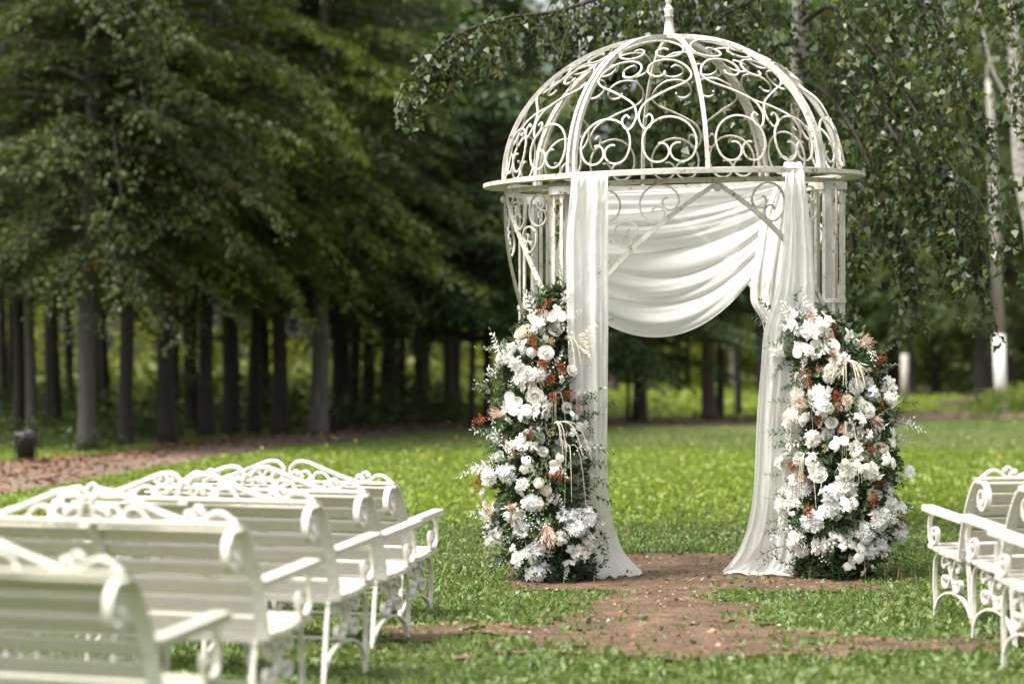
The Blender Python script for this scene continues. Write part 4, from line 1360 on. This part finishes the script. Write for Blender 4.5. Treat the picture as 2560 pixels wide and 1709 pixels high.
SSP = [sprig_mesh(70 + i, SILV, 12, .16, .06, True, .35) for i in range(2)]
GSP = [sprig_mesh(80 + i, L_MAPLE, 7, .26, .17, True, .4) for i in range(2)]

KIND = {  # name, meshes, oriented to the normal, lift
 'R': ("rose", ROSE), 'C': ("rose", ROSEC), 'K': ("rose", ROSEB), 'P': ("peony", PEON), 'H': ("hydrangea", HYD), 'A': ("anthurium", [ANTH]),
 'O': ("orchid", ORCH), 'D': ("pompon_dahlia", POM), 'S': ("rust_spray", RSPR), 'Y': ("tan_spray", TSPR), 'E': ("red_berry_spray", RBER), 'B': ("white_berries", BERR[:1]), 'b': ("baby_breath", BERR[1:]),
}
def column(name, label, prof, Yc, items, sprigs, nfill, seed, gy):
    rg = np.random.default_rng(seed); rd = random.Random(seed)
    ys = [p[0] for p in prof]
    def cw(py): return np.interp(py, ys, [p[1] for p in prof]), np.interp(py, ys, [p[2] for p in prof]) * (.93 + .07 * np.sin(np.asarray(py) * .047 + seed))
    c0, _ = cw(1300)
    base = np.array([(c0 - 1280) / F * Yc, Yc, 0.0])
    e = empty(name, tuple(base)); tag(e, label, "flower arrangement", "flower columns at the foot of the pillars")
    def surf(px, py, k=1.0):
        c, w = cw(py); q = np.clip((px - c) / w, -.97, .97)
        wm = w / F * Yc
        dep = wm * .92 * math.sqrt(1 - q * q) * k
        Y = Yc - dep
        n = np.array([q, -math.sqrt(1 - q * q) * .95, .18]); n /= np.linalg.norm(n)
        p = at(px, py, Y)
        return p - base, n
    # dense dark foliage body
    n = 9000
    py = rg.uniform(ys[0], ys[-1], n); a = rg.uniform(0, 2 * math.pi, n); rr = rg.uniform(.45, 1.02, n)
    c, w = np.array([cw(v) for v in py]).T
    wm = w / F * Yc * rr * .93
    X = (c - 1280) / F * Yc + wm * np.cos(a); Y = Yc + wm * .92 * np.sin(a); Z = CAMH + (HOR - py) / F * Yc
    C = np.stack([X, Y, np.maximum(Z, .03)], 1) - base
    D = np.stack([np.cos(a), np.sin(a), rg.uniform(-.9, .7, n)], 1) + rg.normal(size=(n, 3)) * .45
    V = leafq(C, D, rdirs(n, rg) + np.array([0, 0, .8]), rg.uniform(.04, .085, n), rg.uniform(.022, .045, n), .15)
    tag(put("foliage", quads_mesh("foliage", V, [CORE]), e), None, None, None, "stuff")
    def place(nm, me, p, n_, size, spin=None, lift=.01):
        q = Vector((0, 0, 1)).rotation_difference(Vector(n_))
        Mx = Matrix.Translation(Vector(p + n_ * lift)) @ q.to_matrix().to_4x4() @ Matrix.Rotation(rd.uniform(0, 6.28) if spin is None else spin, 4, 'Z') @ Matrix.Scale(size, 4)
        return put(nm, me, e, Mx)
    for it in items:
        k, px, py, s = it[:4]
        p, n_ = surf(px, py, rg.uniform(.88, 1.12))
        n_ = n_ + rg.normal(size=3) * .22 + np.array([0, -.15, .10]); n_ /= np.linalg.norm(n_)
        nm, ms = KIND[k]
        sm = s / F * Yc
        if k == 'A':
            place(nm, ms[0], p, np.array([rg.normal() * .12, -1.0, .12]) / 1.02, sm * 1.05, None if len(it) < 5 else it[4], .06)
        else:
            lift = {'R': -.3, 'C': -.3, 'K': -.3, 'P': -.2, 'H': -.25, 'O': .3, 'D': -.1, 'S': .34, 'Y': .12, 'E': .3}.get(k, 0) * sm + .015
            place(nm, rd.choice(LOOSE if (k in 'RPH' and rd.random() < .22) else ms), p, n_, sm * (1.25 if k in 'PH' and s > 60 else 1.18 if k in 'RCKPHO' else 1.5 if k == 'S' else 1.35 if k in 'YE' else 1.1), None, lift)
    for (k, px, py, L, dx, dz) in sprigs:
        p, n_ = surf(px, py, .95)
        meshes = {'r': RUS, 'e': EUS, 'd': DSP, 'w': WSP, 's': SSP, 'g': GSP, 'D': DDI, 'f': PLUM[:2], 'F': PLUM[2:]}[k]
        nm = {'r': "ruscus_sprig", 'e': "eucalyptus_sprig", 'd': "dark_eucalyptus_sprig", 'w': "bleached_leaf_sprig", 's': "silver_sprig", 'g': "green_leaf_sprig", 'D': "dark_eucalyptus_sprig", 'f': "peach_plume", 'F': "cream_plume"}[k]
        d = np.array([dx, -.35, dz]); d /= np.linalg.norm(d)
        place(nm, rd.choice(meshes), p, d, L / F * Yc * (.8 if k == 'f' else 1.15 if k in 'dD' else 1), None, 0.0)
    # many small sprigs fill the gaps all over the visible side
    for i in range(nfill):
        py = rd.uniform(ys[0] + 15, ys[-1] - 20); c, w = cw(py); px = c + w * math.sin(rd.uniform(-1.5, 1.5))
        p, n_ = surf(px, py, .85)
        k = rd.choices(['r', 'e', 'b', 'w', 's', 'g', 'H2'], [4.2, 3.2, .5, 2.2, 2.0, 2.0, 4.2])[0]
        d = n_ + np.array([rd.gauss(0, .5), rd.gauss(0, .3), rd.gauss(-.1, .5)]); d /= np.linalg.norm(d)
        if k == 'b': place("baby_breath", BERR[1], p, d, rd.uniform(.14, .22), None, .05)
        elif k == 'H2' and rd.random() < .6: place("loose_bloom", rd.choice(LOOSE), p, d, rd.uniform(.10, .16), None, .05)
        elif k == 'H2': place("small_white_flower", rd.choice(ORCH), p, d, rd.uniform(.06, .10), None, .07)
        else:
            meshes = {'r': RUS, 'e': EUS, 'w': WSP, 's': SSP, 'g': GSP}[k]
            nm = {'r': "ruscus_sprig", 'e': "eucalyptus_sprig", 'w': "bleached_leaf_sprig", 's': "silver_sprig", 'g': "green_leaf_sprig"}[k]
            place(nm, rd.choice(meshes), p, d, rd.uniform(.13, .23), None, -.02)
    return e, place, surf

def c6(k, x, y, s, *r): return (k, 1150 + x * .542, 650 + y * .542, s * .542, *r)
def c7(k, x, y, s, *r): return (k, 1780 + x * .523, 680 + y * .523, s * .523, *r)
LI = [c6(*a) for a in [
 ('S', 400, 222, 62), ('P', 350, 262, 72), ('P', 365, 305, 72), ('A', 449, 265, 88, 3.14), ('R', 497, 237, 52), ('R', 438, 318, 58), ('C', 292, 342, 84), ('S', 338, 385, 58), ('Y', 412, 378, 46), ('H', 240, 410, 60),
 ('R', 395, 430, 62), ('D', 195, 457, 58), ('O', 158, 500, 50), ('H', 330, 425, 46), ('H', 290, 415, 44), ('S', 382, 480, 56), ('S', 450, 498, 50), ('R', 305, 522, 60), ('R', 372, 527, 54), ('S', 410, 556, 60), ('R', 515, 510, 48), ('b', 260, 565, 60), ('b', 460, 540, 60),
 ('S', 295, 592, 48), ('A', 240, 646, 94), ('R', 345, 630, 66), ('R', 372, 682, 92), ('S', 420, 642, 52), ('S', 487, 637, 52), ('Y', 535, 688, 48), ('O', 280, 702, 90), ('S', 128, 742, 62), ('R', 168, 815, 52), ('Y', 213, 822, 36), ('R', 355, 824, 60), ('S', 335, 796, 50), ('Y', 412, 795, 44),
 ('Y', 245, 900, 62), ('R', 183, 905, 46), ('Y', 340, 872, 42), ('R', 470, 862, 66), ('R', 382, 884, 42), ('O', 305, 940, 72), ('P', 215, 985, 84), ('S', 450, 992, 56), ('Y', 495, 1005, 34), ('D', 365, 1027, 50), ('D', 397, 1063, 50), ('S', 120, 1022, 66), ('R', 108, 1070, 34),
 ('P', 330, 1118, 78), ('D', 360, 1125, 52), ('S', 268, 1150, 58), ('P', 505, 1185, 80), ('P', 582, 1188, 88), ('P', 545, 1238, 76), ('P', 290, 1238, 84), ('P', 150, 1255, 92), ('P', 462, 1278, 60), ('P', 340, 1340, 90), ('S', 552, 1340, 46), ('b', 590, 1320, 70), ('P', 360, 1432, 86), ('O', 500, 1350, 64), ('R', 605, 1002, 44), ('O', 545, 760, 70), ('R', 490, 680, 44), ('O', 440, 920, 66), ('H', 430, 1100, 50), ('R', 120, 1120, 34), ('O', 520, 1340, 50), ('b', 300, 1290, 60)]]
LS = [c6(*a) for a in [
 ('r', 470, 150, 130, .1, 1), ('r', 400, 190, 120, -.4, 1), ('r', 350, 215, 100, -.7, .7), ('d', 530, 90, 170, 1, .35), ('d', 500, 160, 170, .9, .7), ('d', 540, 275, 160, 1, -.15), ('w', 520, 150, 110, .5, .6), ('e', 540, 210, 100, .9, .3), ('w', 560, 190, 80, .6, .5),
 ('F', 485, 350, 165, 1, -.25), ('F', 500, 365, 130, .9, -.6), ('f', 215, 715, 110, -1, .15), ('f', 185, 1130, 110, -.9, -.35), ('f', 398, 1210, 150, .15, -1), ('r', 620, 680, 130, 1, .1), ('r', 600, 870, 130, .9, .1), ('r', 590, 930, 150, 1, -.1), ('r', 610, 1000, 120, .8, -.6), ('g', 620, 1080, 110, .7, -.5), ('g', 640, 1240, 110, .6, -.6), ('g', 640, 1300, 120, .5, -.9),
 ('e', 590, 600, 110, .8, .3), ('e', 560, 560, 100, .7, .2), ('w', 140, 950, 150, -1, -.05), ('r', 190, 1400, 120, -.6, -.4), ('r', 230, 1350, 130, -.4, -.6), ('D', 600, 1380, 110, .1, -1), ('D', 580, 1400, 100, -.2, -1), ('e', 160, 420, 100, -.8, .4), ('e', 140, 575, 100, -1, -.1), ('r', 140, 590, 90, -1, 0), ('g', 480, 1450, 110, .4, -.3), ('r', 420, 1440, 120, -.1, -.8), ('g', 530, 320, 90, .8, .2), ('e', 470, 370, 80, .1, -.9), ('s', 470, 450, 90, .5, .3), ('e', 160, 840, 90, -.9, -.5), ('w', 150, 600, 90, -.9, .2)]]
RI = [c7(*a) for a in [
 ('P', 460, 195, 72), ('O', 400, 235, 80), ('O', 350, 250, 70), ('A', 427, 378, 92, 3.6), ('R', 500, 352, 54), ('R', 572, 355, 64), ('S', 565, 262, 60), ('K', 560, 318, 48), ('O', 630, 308, 76), ('R', 685, 342, 50), ('S', 582, 400, 44), ('Y', 520, 468, 54), ('H', 572, 470, 78), ('H', 560, 500, 60), ('S', 465, 507, 64), ('R', 440, 522, 50), ('S', 775, 422, 52), ('S', 760, 455, 44), ('R', 690, 545, 64), ('R', 745, 532, 62), ('P', 770, 585, 66), ('O', 832, 585, 90), ('O', 815, 620, 70), ('R', 700, 617, 56), ('S', 590, 605, 62), ('Y', 610, 642, 54), ('C', 645, 612, 46), ('P', 525, 632, 76),
 ('D', 562, 655, 50), ('R', 740, 657, 70), ('R', 445, 702, 62), ('R', 572, 720, 48), ('S', 520, 722, 52), ('R', 545, 770, 62), ('O', 612, 830, 84), ('R', 700, 770, 56), ('R', 778, 777, 52), ('Y', 733, 810, 60), ('O', 830, 785, 84), ('O', 845, 820, 60), ('C', 805, 854, 70), ('S', 750, 862, 48), ('R', 415, 890, 58), ('R', 478, 902, 66), ('R', 512, 967, 68), ('D', 636, 905, 32), ('R', 732, 882, 38), ('O', 820, 912, 90), ('O', 610, 975, 44), ('Y', 545, 848, 44), ('S', 410, 932, 56), ('S', 440, 985, 54), ('P', 362, 1070, 96), ('P', 430, 1030, 88), ('P', 560, 1052, 78), ('P', 632, 1040, 96), ('S', 770, 1015, 60), ('S', 758, 1100, 72), ('R', 780, 1055, 62), ('P', 835, 1110, 90), ('P', 565, 1135, 90), ('O', 640, 1110, 84), ('S', 470, 1150, 62), ('P', 482, 1195, 90), ('b', 430, 1250, 80),
 ('P', 800, 1180, 96), ('E', 865, 1190, 70), ('P', 895, 1230, 90), ('P', 730, 1250, 88), ('P', 800, 1300, 96), ('O', 590, 1275, 70), ('O', 640, 1310, 70), ('O', 690, 1345, 84), ('O', 650, 1395, 70), ('B', 510, 1320, 70), ('B', 530, 1370, 60), ('b', 440, 1310, 70), ('S', 790, 635, 44), ('O', 700, 710, 60), ('R', 660, 770, 40), ('O', 690, 940, 56), ('B', 470, 790, 60), ('b', 650, 560, 60), ('P', 840, 1040, 50), ('b', 350, 1230, 60), ('H', 690, 880, 50), ('O', 740, 930, 60)]]
RS = [c7(*a) for a in [
 ('w', 400, 240, 130, -.3, .6), ('w', 350, 250, 120, -.7, .1), ('w', 430, 215, 120, .2, .8), ('f', 440, 240, 110, .3, .3), ('f', 690, 350, 110, .9, .4), ('f', 480, 630, 120, -1, 0), ('f', 600, 770, 80, .2, .2), ('f', 740, 690, 110, .9, -.4), ('F', 640, 410, 120, -.3, -.8), ('F', 660, 420, 120, .4, -.8), ('e', 310, 190, 120, -.9, .3), ('e', 330, 175, 100, -.2, .9), ('e', 300, 245, 110, -1, -.2), ('r', 270, 230, 110, -1, .2), ('s', 330, 330, 110, -1, .05), ('r', 400, 310, 100, -.8, .1), ('e', 350, 420, 110, -.6, -.7), ('e', 390, 450, 100, -.3, -.9), ('e', 395, 150, 90, .1, 1), ('e', 330, 150, 80, -.1, 1),
 ('r', 400, 770, 140, -.9, .1), ('r', 400, 800, 120, -.8, -.3), ('r', 400, 900, 130, -.6, .6), ('e', 330, 970, 80, -1, .05), ('r', 370, 1120, 130, -.5, .9), ('r', 370, 1170, 130, -.8, -.3), ('r', 340, 1310, 140, -1, -.1), ('r', 330, 1340, 130, -1, -.35), ('r', 350, 1250, 110, -.8, .1), ('r', 560, 1330, 130, .3, -.8), ('r', 590, 1220, 120, .6, -.2), ('e', 790, 390, 100, .9, .3), ('e', 790, 500, 110, .6, -.6), ('w', 880, 720, 140, 1, -.15), ('w', 860, 770, 100, .8, -.3), ('g', 870, 1000, 110, .7, -.4), ('s', 520, 400, 110, .1, .2), ('s', 490, 660, 100, -.3, .2), ('r', 870, 1310, 110, .9, -.2), ('r', 850, 1360, 120, .8, -.4), ('r', 480, 1380, 120, -.3, -.6), ('r', 600, 1410, 120, .1, -.5), ('e', 860, 650, 90, .9, -.3), ('g', 400, 1400, 110, -.7, 0), ('e', 760, 480, 90, .6, .2)]]
LPROF = [(720, 1408, 34), (780, 1378, 60), (850, 1356, 84), (900, 1350, 98), (1000, 1350, 116), (1100, 1354, 126), (1200, 1356, 132), (1300, 1358, 132), (1400, 1380, 116), (1452, 1408, 86)]
RPROF = [(775, 2005, 62), (820, 2045, 92), (900, 2075, 118), (1000, 2105, 124), (1100, 2115, 138), (1200, 2115, 142), (1300, 2110, 148), (1350, 2105, 142), (1400, 2092, 118), (1446, 2082, 88)]
lc, lplace, lsurf = column("flower_column", "left flower column of white roses, anthuriums and rust sprays beside the straight drape", LPROF, 17.42, LI, LS, 190, 3, 0)
rc, rplace, rsurf = column("flower_column", "right flower column of white flowers and rust sprays near the lamp pole and right benches", RPROF, 17.62, RI, RS, 190, 4, 0)
# amaranth strands arch out of the columns and hang
def hang(surf, e, which, px, py, rz, sc=1.0):
    p, n_ = surf(px, py, 1.02)
    put("amaranth", AMA[which], e, Matrix.Translation(Vector(p)) @ Matrix.Rotation(rz, 4, 'Z') @ Matrix.Scale(sc, 4))
for a in [(0, 1412, 846, -2.2), (0, 1385, 1058, -2.3), (1, 1420, 1120, -2.5), (1, 1390, 985, -2.9, .6)]: hang(lsurf, lc, *a)
for a in [(2, 2112, 905, 3.14), (1, 1998, 940, 3.0), (1, 2118, 1060, 3.14, .7), (1, 2010, 1150, 3.1, .8), (0, 2140, 1150, 2.3, .6)]: hang(rsurf, rc, *a)

# ------------------------------------------------------------------ benches
BH = .87
def bench_proto(wood, iron):
    e = empty("park_bench")
    half = .69
    # side profile of the back (y, z), from the seat up, rolling over backwards
    prof = catmull([(-.155, .40), (-.168, .48), (-.195, .58), (-.235, .68), (-.285, .775), (-.335, .845), (-.375, .868), (-.42, .862)], 6)
    prof = [np.array(p) for p in prof]
    seg = np.concatenate([[0], np.cumsum([np.linalg.norm(b - a) for a, b in zip(prof[:-1], prof[1:])])])
    def pp(s):
        q = np.array([np.interp(s, seg, [p[k] for p in prof]) for k in range(2)])
        q2 = np.array([np.interp(s + .01, seg, [p[k] for p in prof]) for k in range(2)]); q1 = np.array([np.interp(s - .01, seg, [p[k] for p in prof]) for k in range(2)])
        t = q2 - q1; t /= np.linalg.norm(t)
        return q, t
    # slats
    for k in range(7):
        s = .055 + k * .0805
        if k == 6: s = .055 + 5 * .0805 + .077
        q, t = pp(s)
        mb = MB()
        nx = np.array([0, t[1], -t[0]])      # towards the sitter
        c = np.array([0, q[0], q[1]]) + nx * .014
        R = np.array([[1, 0, 0], [0, nx[1], t[0]], [0, nx[2], t[1]]])
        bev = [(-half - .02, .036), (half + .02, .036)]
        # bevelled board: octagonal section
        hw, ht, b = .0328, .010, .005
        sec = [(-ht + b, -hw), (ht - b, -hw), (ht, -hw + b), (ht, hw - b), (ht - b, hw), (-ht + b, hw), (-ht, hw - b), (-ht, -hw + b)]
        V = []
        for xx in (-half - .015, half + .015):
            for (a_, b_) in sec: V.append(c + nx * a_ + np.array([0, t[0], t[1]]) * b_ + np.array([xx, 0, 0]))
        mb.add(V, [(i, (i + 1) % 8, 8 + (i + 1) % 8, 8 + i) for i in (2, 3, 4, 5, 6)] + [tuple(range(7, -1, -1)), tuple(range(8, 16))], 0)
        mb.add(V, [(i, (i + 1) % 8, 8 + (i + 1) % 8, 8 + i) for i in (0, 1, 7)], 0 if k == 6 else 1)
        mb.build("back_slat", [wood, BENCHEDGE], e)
    # posts with rolled scroll and bolts
    for x in (-half, 0, half):
        mb = MB()
        pts = [np.array([x, p[0] - .004, p[1]]) for p in prof]
        bar(mb, pts, .062 if x else .05, .010, lambda p: np.array([0, -1.0, .35]))
        for k in range(6):
            q, t = pp(.055 + k * .0805)
            ball(mb, (x, q[0] - .010, q[1]), .007, 6)
        p_ = mb.build("back_post", iron, e)
        if x:
            m2 = MB(); sp = []
            cy, cz = -.425, .772
            for k in range(34):
                a = math.radians(90 + k * 17); r = .090 * (1 - .72 * (k / 33) ** .9)
                sp.append(np.array([x, cy + r * math.cos(a) * .78, cz + r * math.sin(a) * 1.0]))
            bar(m2, sp, .036, .012, lambda p: np.array([0, p[1] - cy, p[2] - cz + 1e-4]))
            ball(m2, sp[-1], .02, 8)
            m2.build("scroll", iron, p_)
    # seat boards
    for k in range(6):
        y = -.125 + k * .075; z = .402 + k * .0085 + (.004 if k == 5 else 0) - (.006 if k in (2, 3) else 0)
        mb = MB(); boxm(mb, (0, y, z), (2 * half + .02, .066, .026), Matrix.Rotation(.11, 3, 'X'))
        mb.build("seat_slat", wood, e)
    # armrests and their scrolls
    for x in (-half, half):
        mb = MB()
        bar(mb, [(x, -.20, .630), (x, .05, .653), (x, .315, .678)], .074, .034, (0, 0, 1))
        a_ = mb.build("armrest", wood, e)
        m2 = MB()
        pts = catmull([(x, .235, .652), (x, .268, .615), (x, .278, .55), (x, .265, .485), (x, .215, .462), (x, .172, .49), (x, .165, .54), (x, .195, .565), (x, .225, .548), (x, .222, .522)], 4)
        bar(m2, pts, .026, .011, lambda p: np.array([0, p[1] - .21, p[2] - .55 + 1e-4])); ball(m2, pts[-1], .016, 7)
        m2.build("arm_scroll", iron, a_)
    # side frames
    for x in (-.655, 0, .655):
        xo = x
        mb = MB()
        bar(mb, catmull([(xo, -.17, .378), (xo, .0, .392), (xo, .17, .408), (xo, .235, .40), (xo, .272, .34), (xo, .278, .22), (xo, .27, .10), (xo, .275, -.02)], 4), .024, .013, (0, 0, 1) if False else (lambda p: np.array([0, p[1] + .0, p[2] - .15 + 1e-4])))
        bar(mb, catmull([(xo, -.15, .40), (xo, -.175, .30), (xo, -.19, .18), (xo, -.215, -.02)], 4), .024, .013, (0, 1, 0))
        f = mb.build("side_frame", iron, e)
        m2 = MB()
        bar(m2, catmull([(xo, .265, .07), (xo, .22, .135), (xo, .13, .175), (xo, .04, .185), (xo, -.05, .172), (xo, -.14, .13), (xo, -.2, .06)], 4), .022, .011, (0, 0, 1))
        m2.build("arch", iron, f)
        for sg in (-1, 1):
            m3 = MB()
            P = catmull([(.165, .315), (.148, .298), (.128, .312), (.130, .345), (.160, .365), (.19, .335), (.19, .29)] if False else
                        [(.118, .318), (.135, .300), (.158, .318), (.150, .355), (.112, .366), (.082, .335), (.064, .29), (.056, .26), (.064, .235), (.082, .205), (.112, .186), (.150, .196), (.160, .232), (.138, .252), (.118, .236)], 4)
            pts = [np.array([xo, .045 + sg * (p[0] - .045), p[1] + .02 - .0 + (.008 * sg)]) for p in P]
            bar(m3, pts, .028, .014, (1, 0, 0) if False else (lambda p: np.array([0, p[1] - .045 + 1e-4, p[2] - .28])))
            ball(m3, pts[0], .013, 6); ball(m3, pts[-1], .013, 6)
            m3.build("leg_scroll", iron, f)
        m4 = MB(); boxm(m4, (xo, .045, .282), (.026, .034, .022)); m4.build("collar", iron, f)
    mb = MB(); tube(mb, [(-.655, .045, .19), (0, .045, .188), (.655, .045, .19)], .008, 6)
    mb.build("stretcher", iron, e)
    # ornament along the top rail
    yo, zo = -.385, .885
    def orn(name, P, r):
        m5 = MB(); pts = [np.array([p[0], yo - (.0 if len(p) < 3 else p[2]), zo + p[1]]) for p in P]
        tube(m5, pts, r, 7); ball(m5, pts[0], r * 1.5, 7); ball(m5, pts[-1], r * 1.5, 7)
        m5.build(name, iron, e, True)
    for sg in (-1, 1):
        orn("crest_scroll", catmull([(sg * .075, .048), (sg * .055, .062), (sg * .03, .045), (sg * .022, .075), (sg * .06, .115), (sg * .125, .118), (sg * .22, .085), (sg * .34, .042), (sg * .44, .012), (sg * .49, .006), (sg * .50, .03), (sg * .47, .036)], 5), .0135)
        orn("crest_loop", catmull([(sg * .03, .03), (sg * .06, .004), (sg * .12, .002), (sg * .155, .03), (sg * .13, .062), (sg * .095, .052), (sg * .10, .03)], 5), .0105)
        orn("crest_loop", catmull([(sg * .17, .02), (sg * .19, .052), (sg * .235, .056), (sg * .27, .03), (sg * .28, .006)], 5), .0105)
        orn("crest_curl", catmull([(sg * .535, .045), (sg * .52, .062), (sg * .495, .052), (sg * .492, .028), (sg * .515, .008), (sg * .55, .022), (sg * .59, .045), (sg * .635, .04), (sg * .675, .008)], 5), .0115)
    return e

BG = "white garden benches set out in two blocks facing the arch"
def place_bench(e, px, py, scale, rot, side, label):
    """px,py: top of the end post nearest the aisle in the photo; scale: photo pixels per metre there"""
    Y = F / scale
    w = at(px, py, Y)
    c, s = math.cos(rot), math.sin(rot)
    lx, ly = side * .69, -.36
    ox = w[0] - (c * lx - s * ly); oy = Y - (s * lx + c * ly)
    e.location = (ox, oy, w[2] - BH)
    e.rotation_euler = (0, 0, rot)
    tag(e, label, "bench", BG)
proto = bench_proto(BENCHWOOD, BENCHIRON)
LB = [(986, 1214, 423, -21, "white scrolled bench of the left block closest to the left flower column"),
      (916, 1236, 470, -21, "second white bench from the left flower column, in the left block"),
      (792, 1262, 527, -21, "middle white bench of the five in the left block"),
      (600, 1320, 622, -21, "white bench directly beyond the greenish one at the bottom left")]
for i, (px, py, sc, rt, lab) in enumerate(LB):
    b = proto if i == 0 else copy_tree(proto)
    place_bench(b, px, py, sc, math.radians(rt), 1, lab)
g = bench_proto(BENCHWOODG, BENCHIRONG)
place_bench(g, 318, 1444, 752, math.radians(-21), 1, "greenish white bench nearest the camera at the bottom left corner")
RB = [(2446, 1202, 432, 16, "white bench of the right block standing nearest the right flower column"),
      (2556, 1222, 468, 16, "second white bench of the right block, cut by the picture edge"),
      (2650, 1250, 524, 16, "nearest white bench of the right block, only armrest and scrolled legs in view")]
for (px, py, sc, rt, lab) in RB:
    b = copy_tree(proto)
    place_bench(b, px, py, sc, math.radians(rt), -1, lab)

# ------------------------------------------------------------------ litter bins, lamp pole, post
BINM = plain("black_bin_metal", (.012, .012, .013), .5)
BAGM = plain("black_bag", (.012, .012, .013), .55)
def litter_bin(px, py, s, label):
    X, Y = gnd(px, py)
    e = empty("litter_bin", (X, Y, float(gheight(X, Y)))); tag(e, label, "litter bin", "black litter bins along the path")
    mb = MB(); lathe(mb, [(.001, .05), (.13 * s, .05), (.150 * s, .36 * s), (.155 * s, .38 * s), (.14 * s, .38 * s), (.13 * s, .12)], 14); mb.build("body", BINM, e, True)
    mb = MB()
    for sx in (-1, 1): boxm(mb, (sx * .165 * s, 0, .18), (.02, .02, .36))
    mb.build("stand", BINM, e)
    mb = MB(); rg = random.Random(2); n = 16
    V = []
    for (r, z) in ((.160, .28), (.168, .34), (.165, .40), (.14, .43), (.10, .40), (.02, .38)):
        for j in range(n):
            a = 2 * math.pi * j / n; q = r * s * (1 + rg.uniform(-.12, .12)); V.append((q * math.cos(a), q * math.sin(a), z * s + rg.uniform(-.02, .02)))
    mb.add(V, [(i * n + j, i * n + (j + 1) % n, (i + 1) * n + (j + 1) % n, (i + 1) * n + j) for i in range(5) for j in range(n)])
    mb.build("bag", BAGM, e)
litter_bin(64, 1153, 1.05, "black litter bin lined with a bag at the left edge by the path")
litter_bin(1097, 1043, 1.1, "small far black litter bin at the end of the path row")

POLE = plain("pale_concrete", (.33, .31, .28), .85, (.42, .40, .37), 3, .3, 20)
POLEW = plain("whitewash", (.78, .77, .74), .8, (.70, .69, .66), 5, .2, 30)
X, Y = gnd(2500, 1036)
pole = empty("lamp_pole", (X, Y, 0)); tag(pole, "tall pale concrete lamp pole with whitewashed foot and bent top on the right", "lamp pole")
k = Y / F
def pl(px, py): return ((px - 2500) * k, 0, (HOR - py) * k + CAMH)
mb = MB(); tube(mb, [pl(2497, 838), pl(2486, 480), pl(2476, 250), pl(2469, 200)], [14.5 * k, 12.5 * k, 9.5 * k, 6 * k], 10)
mb.build("shaft", POLE, pole, True)
mb = MB(); tube(mb, [pl(2504, 1040), pl(2497, 836)], [16 * k, 15 * k], 10); mb.build("whitewashed_foot", POLEW, pole, True)
mb = MB(); tube(mb, catmull([pl(2470, 215), pl(2468, 175), pl(2476, 155), pl(2492, 148), pl(2520, 150)], 5), 2.6 * k, 8); mb.build("lamp_arm", POLE, pole, True)
X, Y = gnd(2262, 1012); k = Y / F
mb = MB(); tube(mb, [(0, 0, -.1), (0, 0, CAMH + (HOR - 884) * k)], 9.5 * k, 10)
po = mb.build("concrete_post", POLE, None, True); po.location = (X, Y, 0)
tag(po, "short pale concrete post standing behind the right flower column", "post")
# old stump on the dark soil
X, Y = gnd(2385, 1022)
mb = MB(); lathe(mb, [(.001, .26), (.45, .27), (.62, .2), (.75, .05), (.95, -.05)], 14)
st = mb.build("tree_stump", BARK_BROWN, None, True); st.location = (X, Y, 0)
tag(st, "low dark stump on the bare soil left of the lamp pole", "stump")
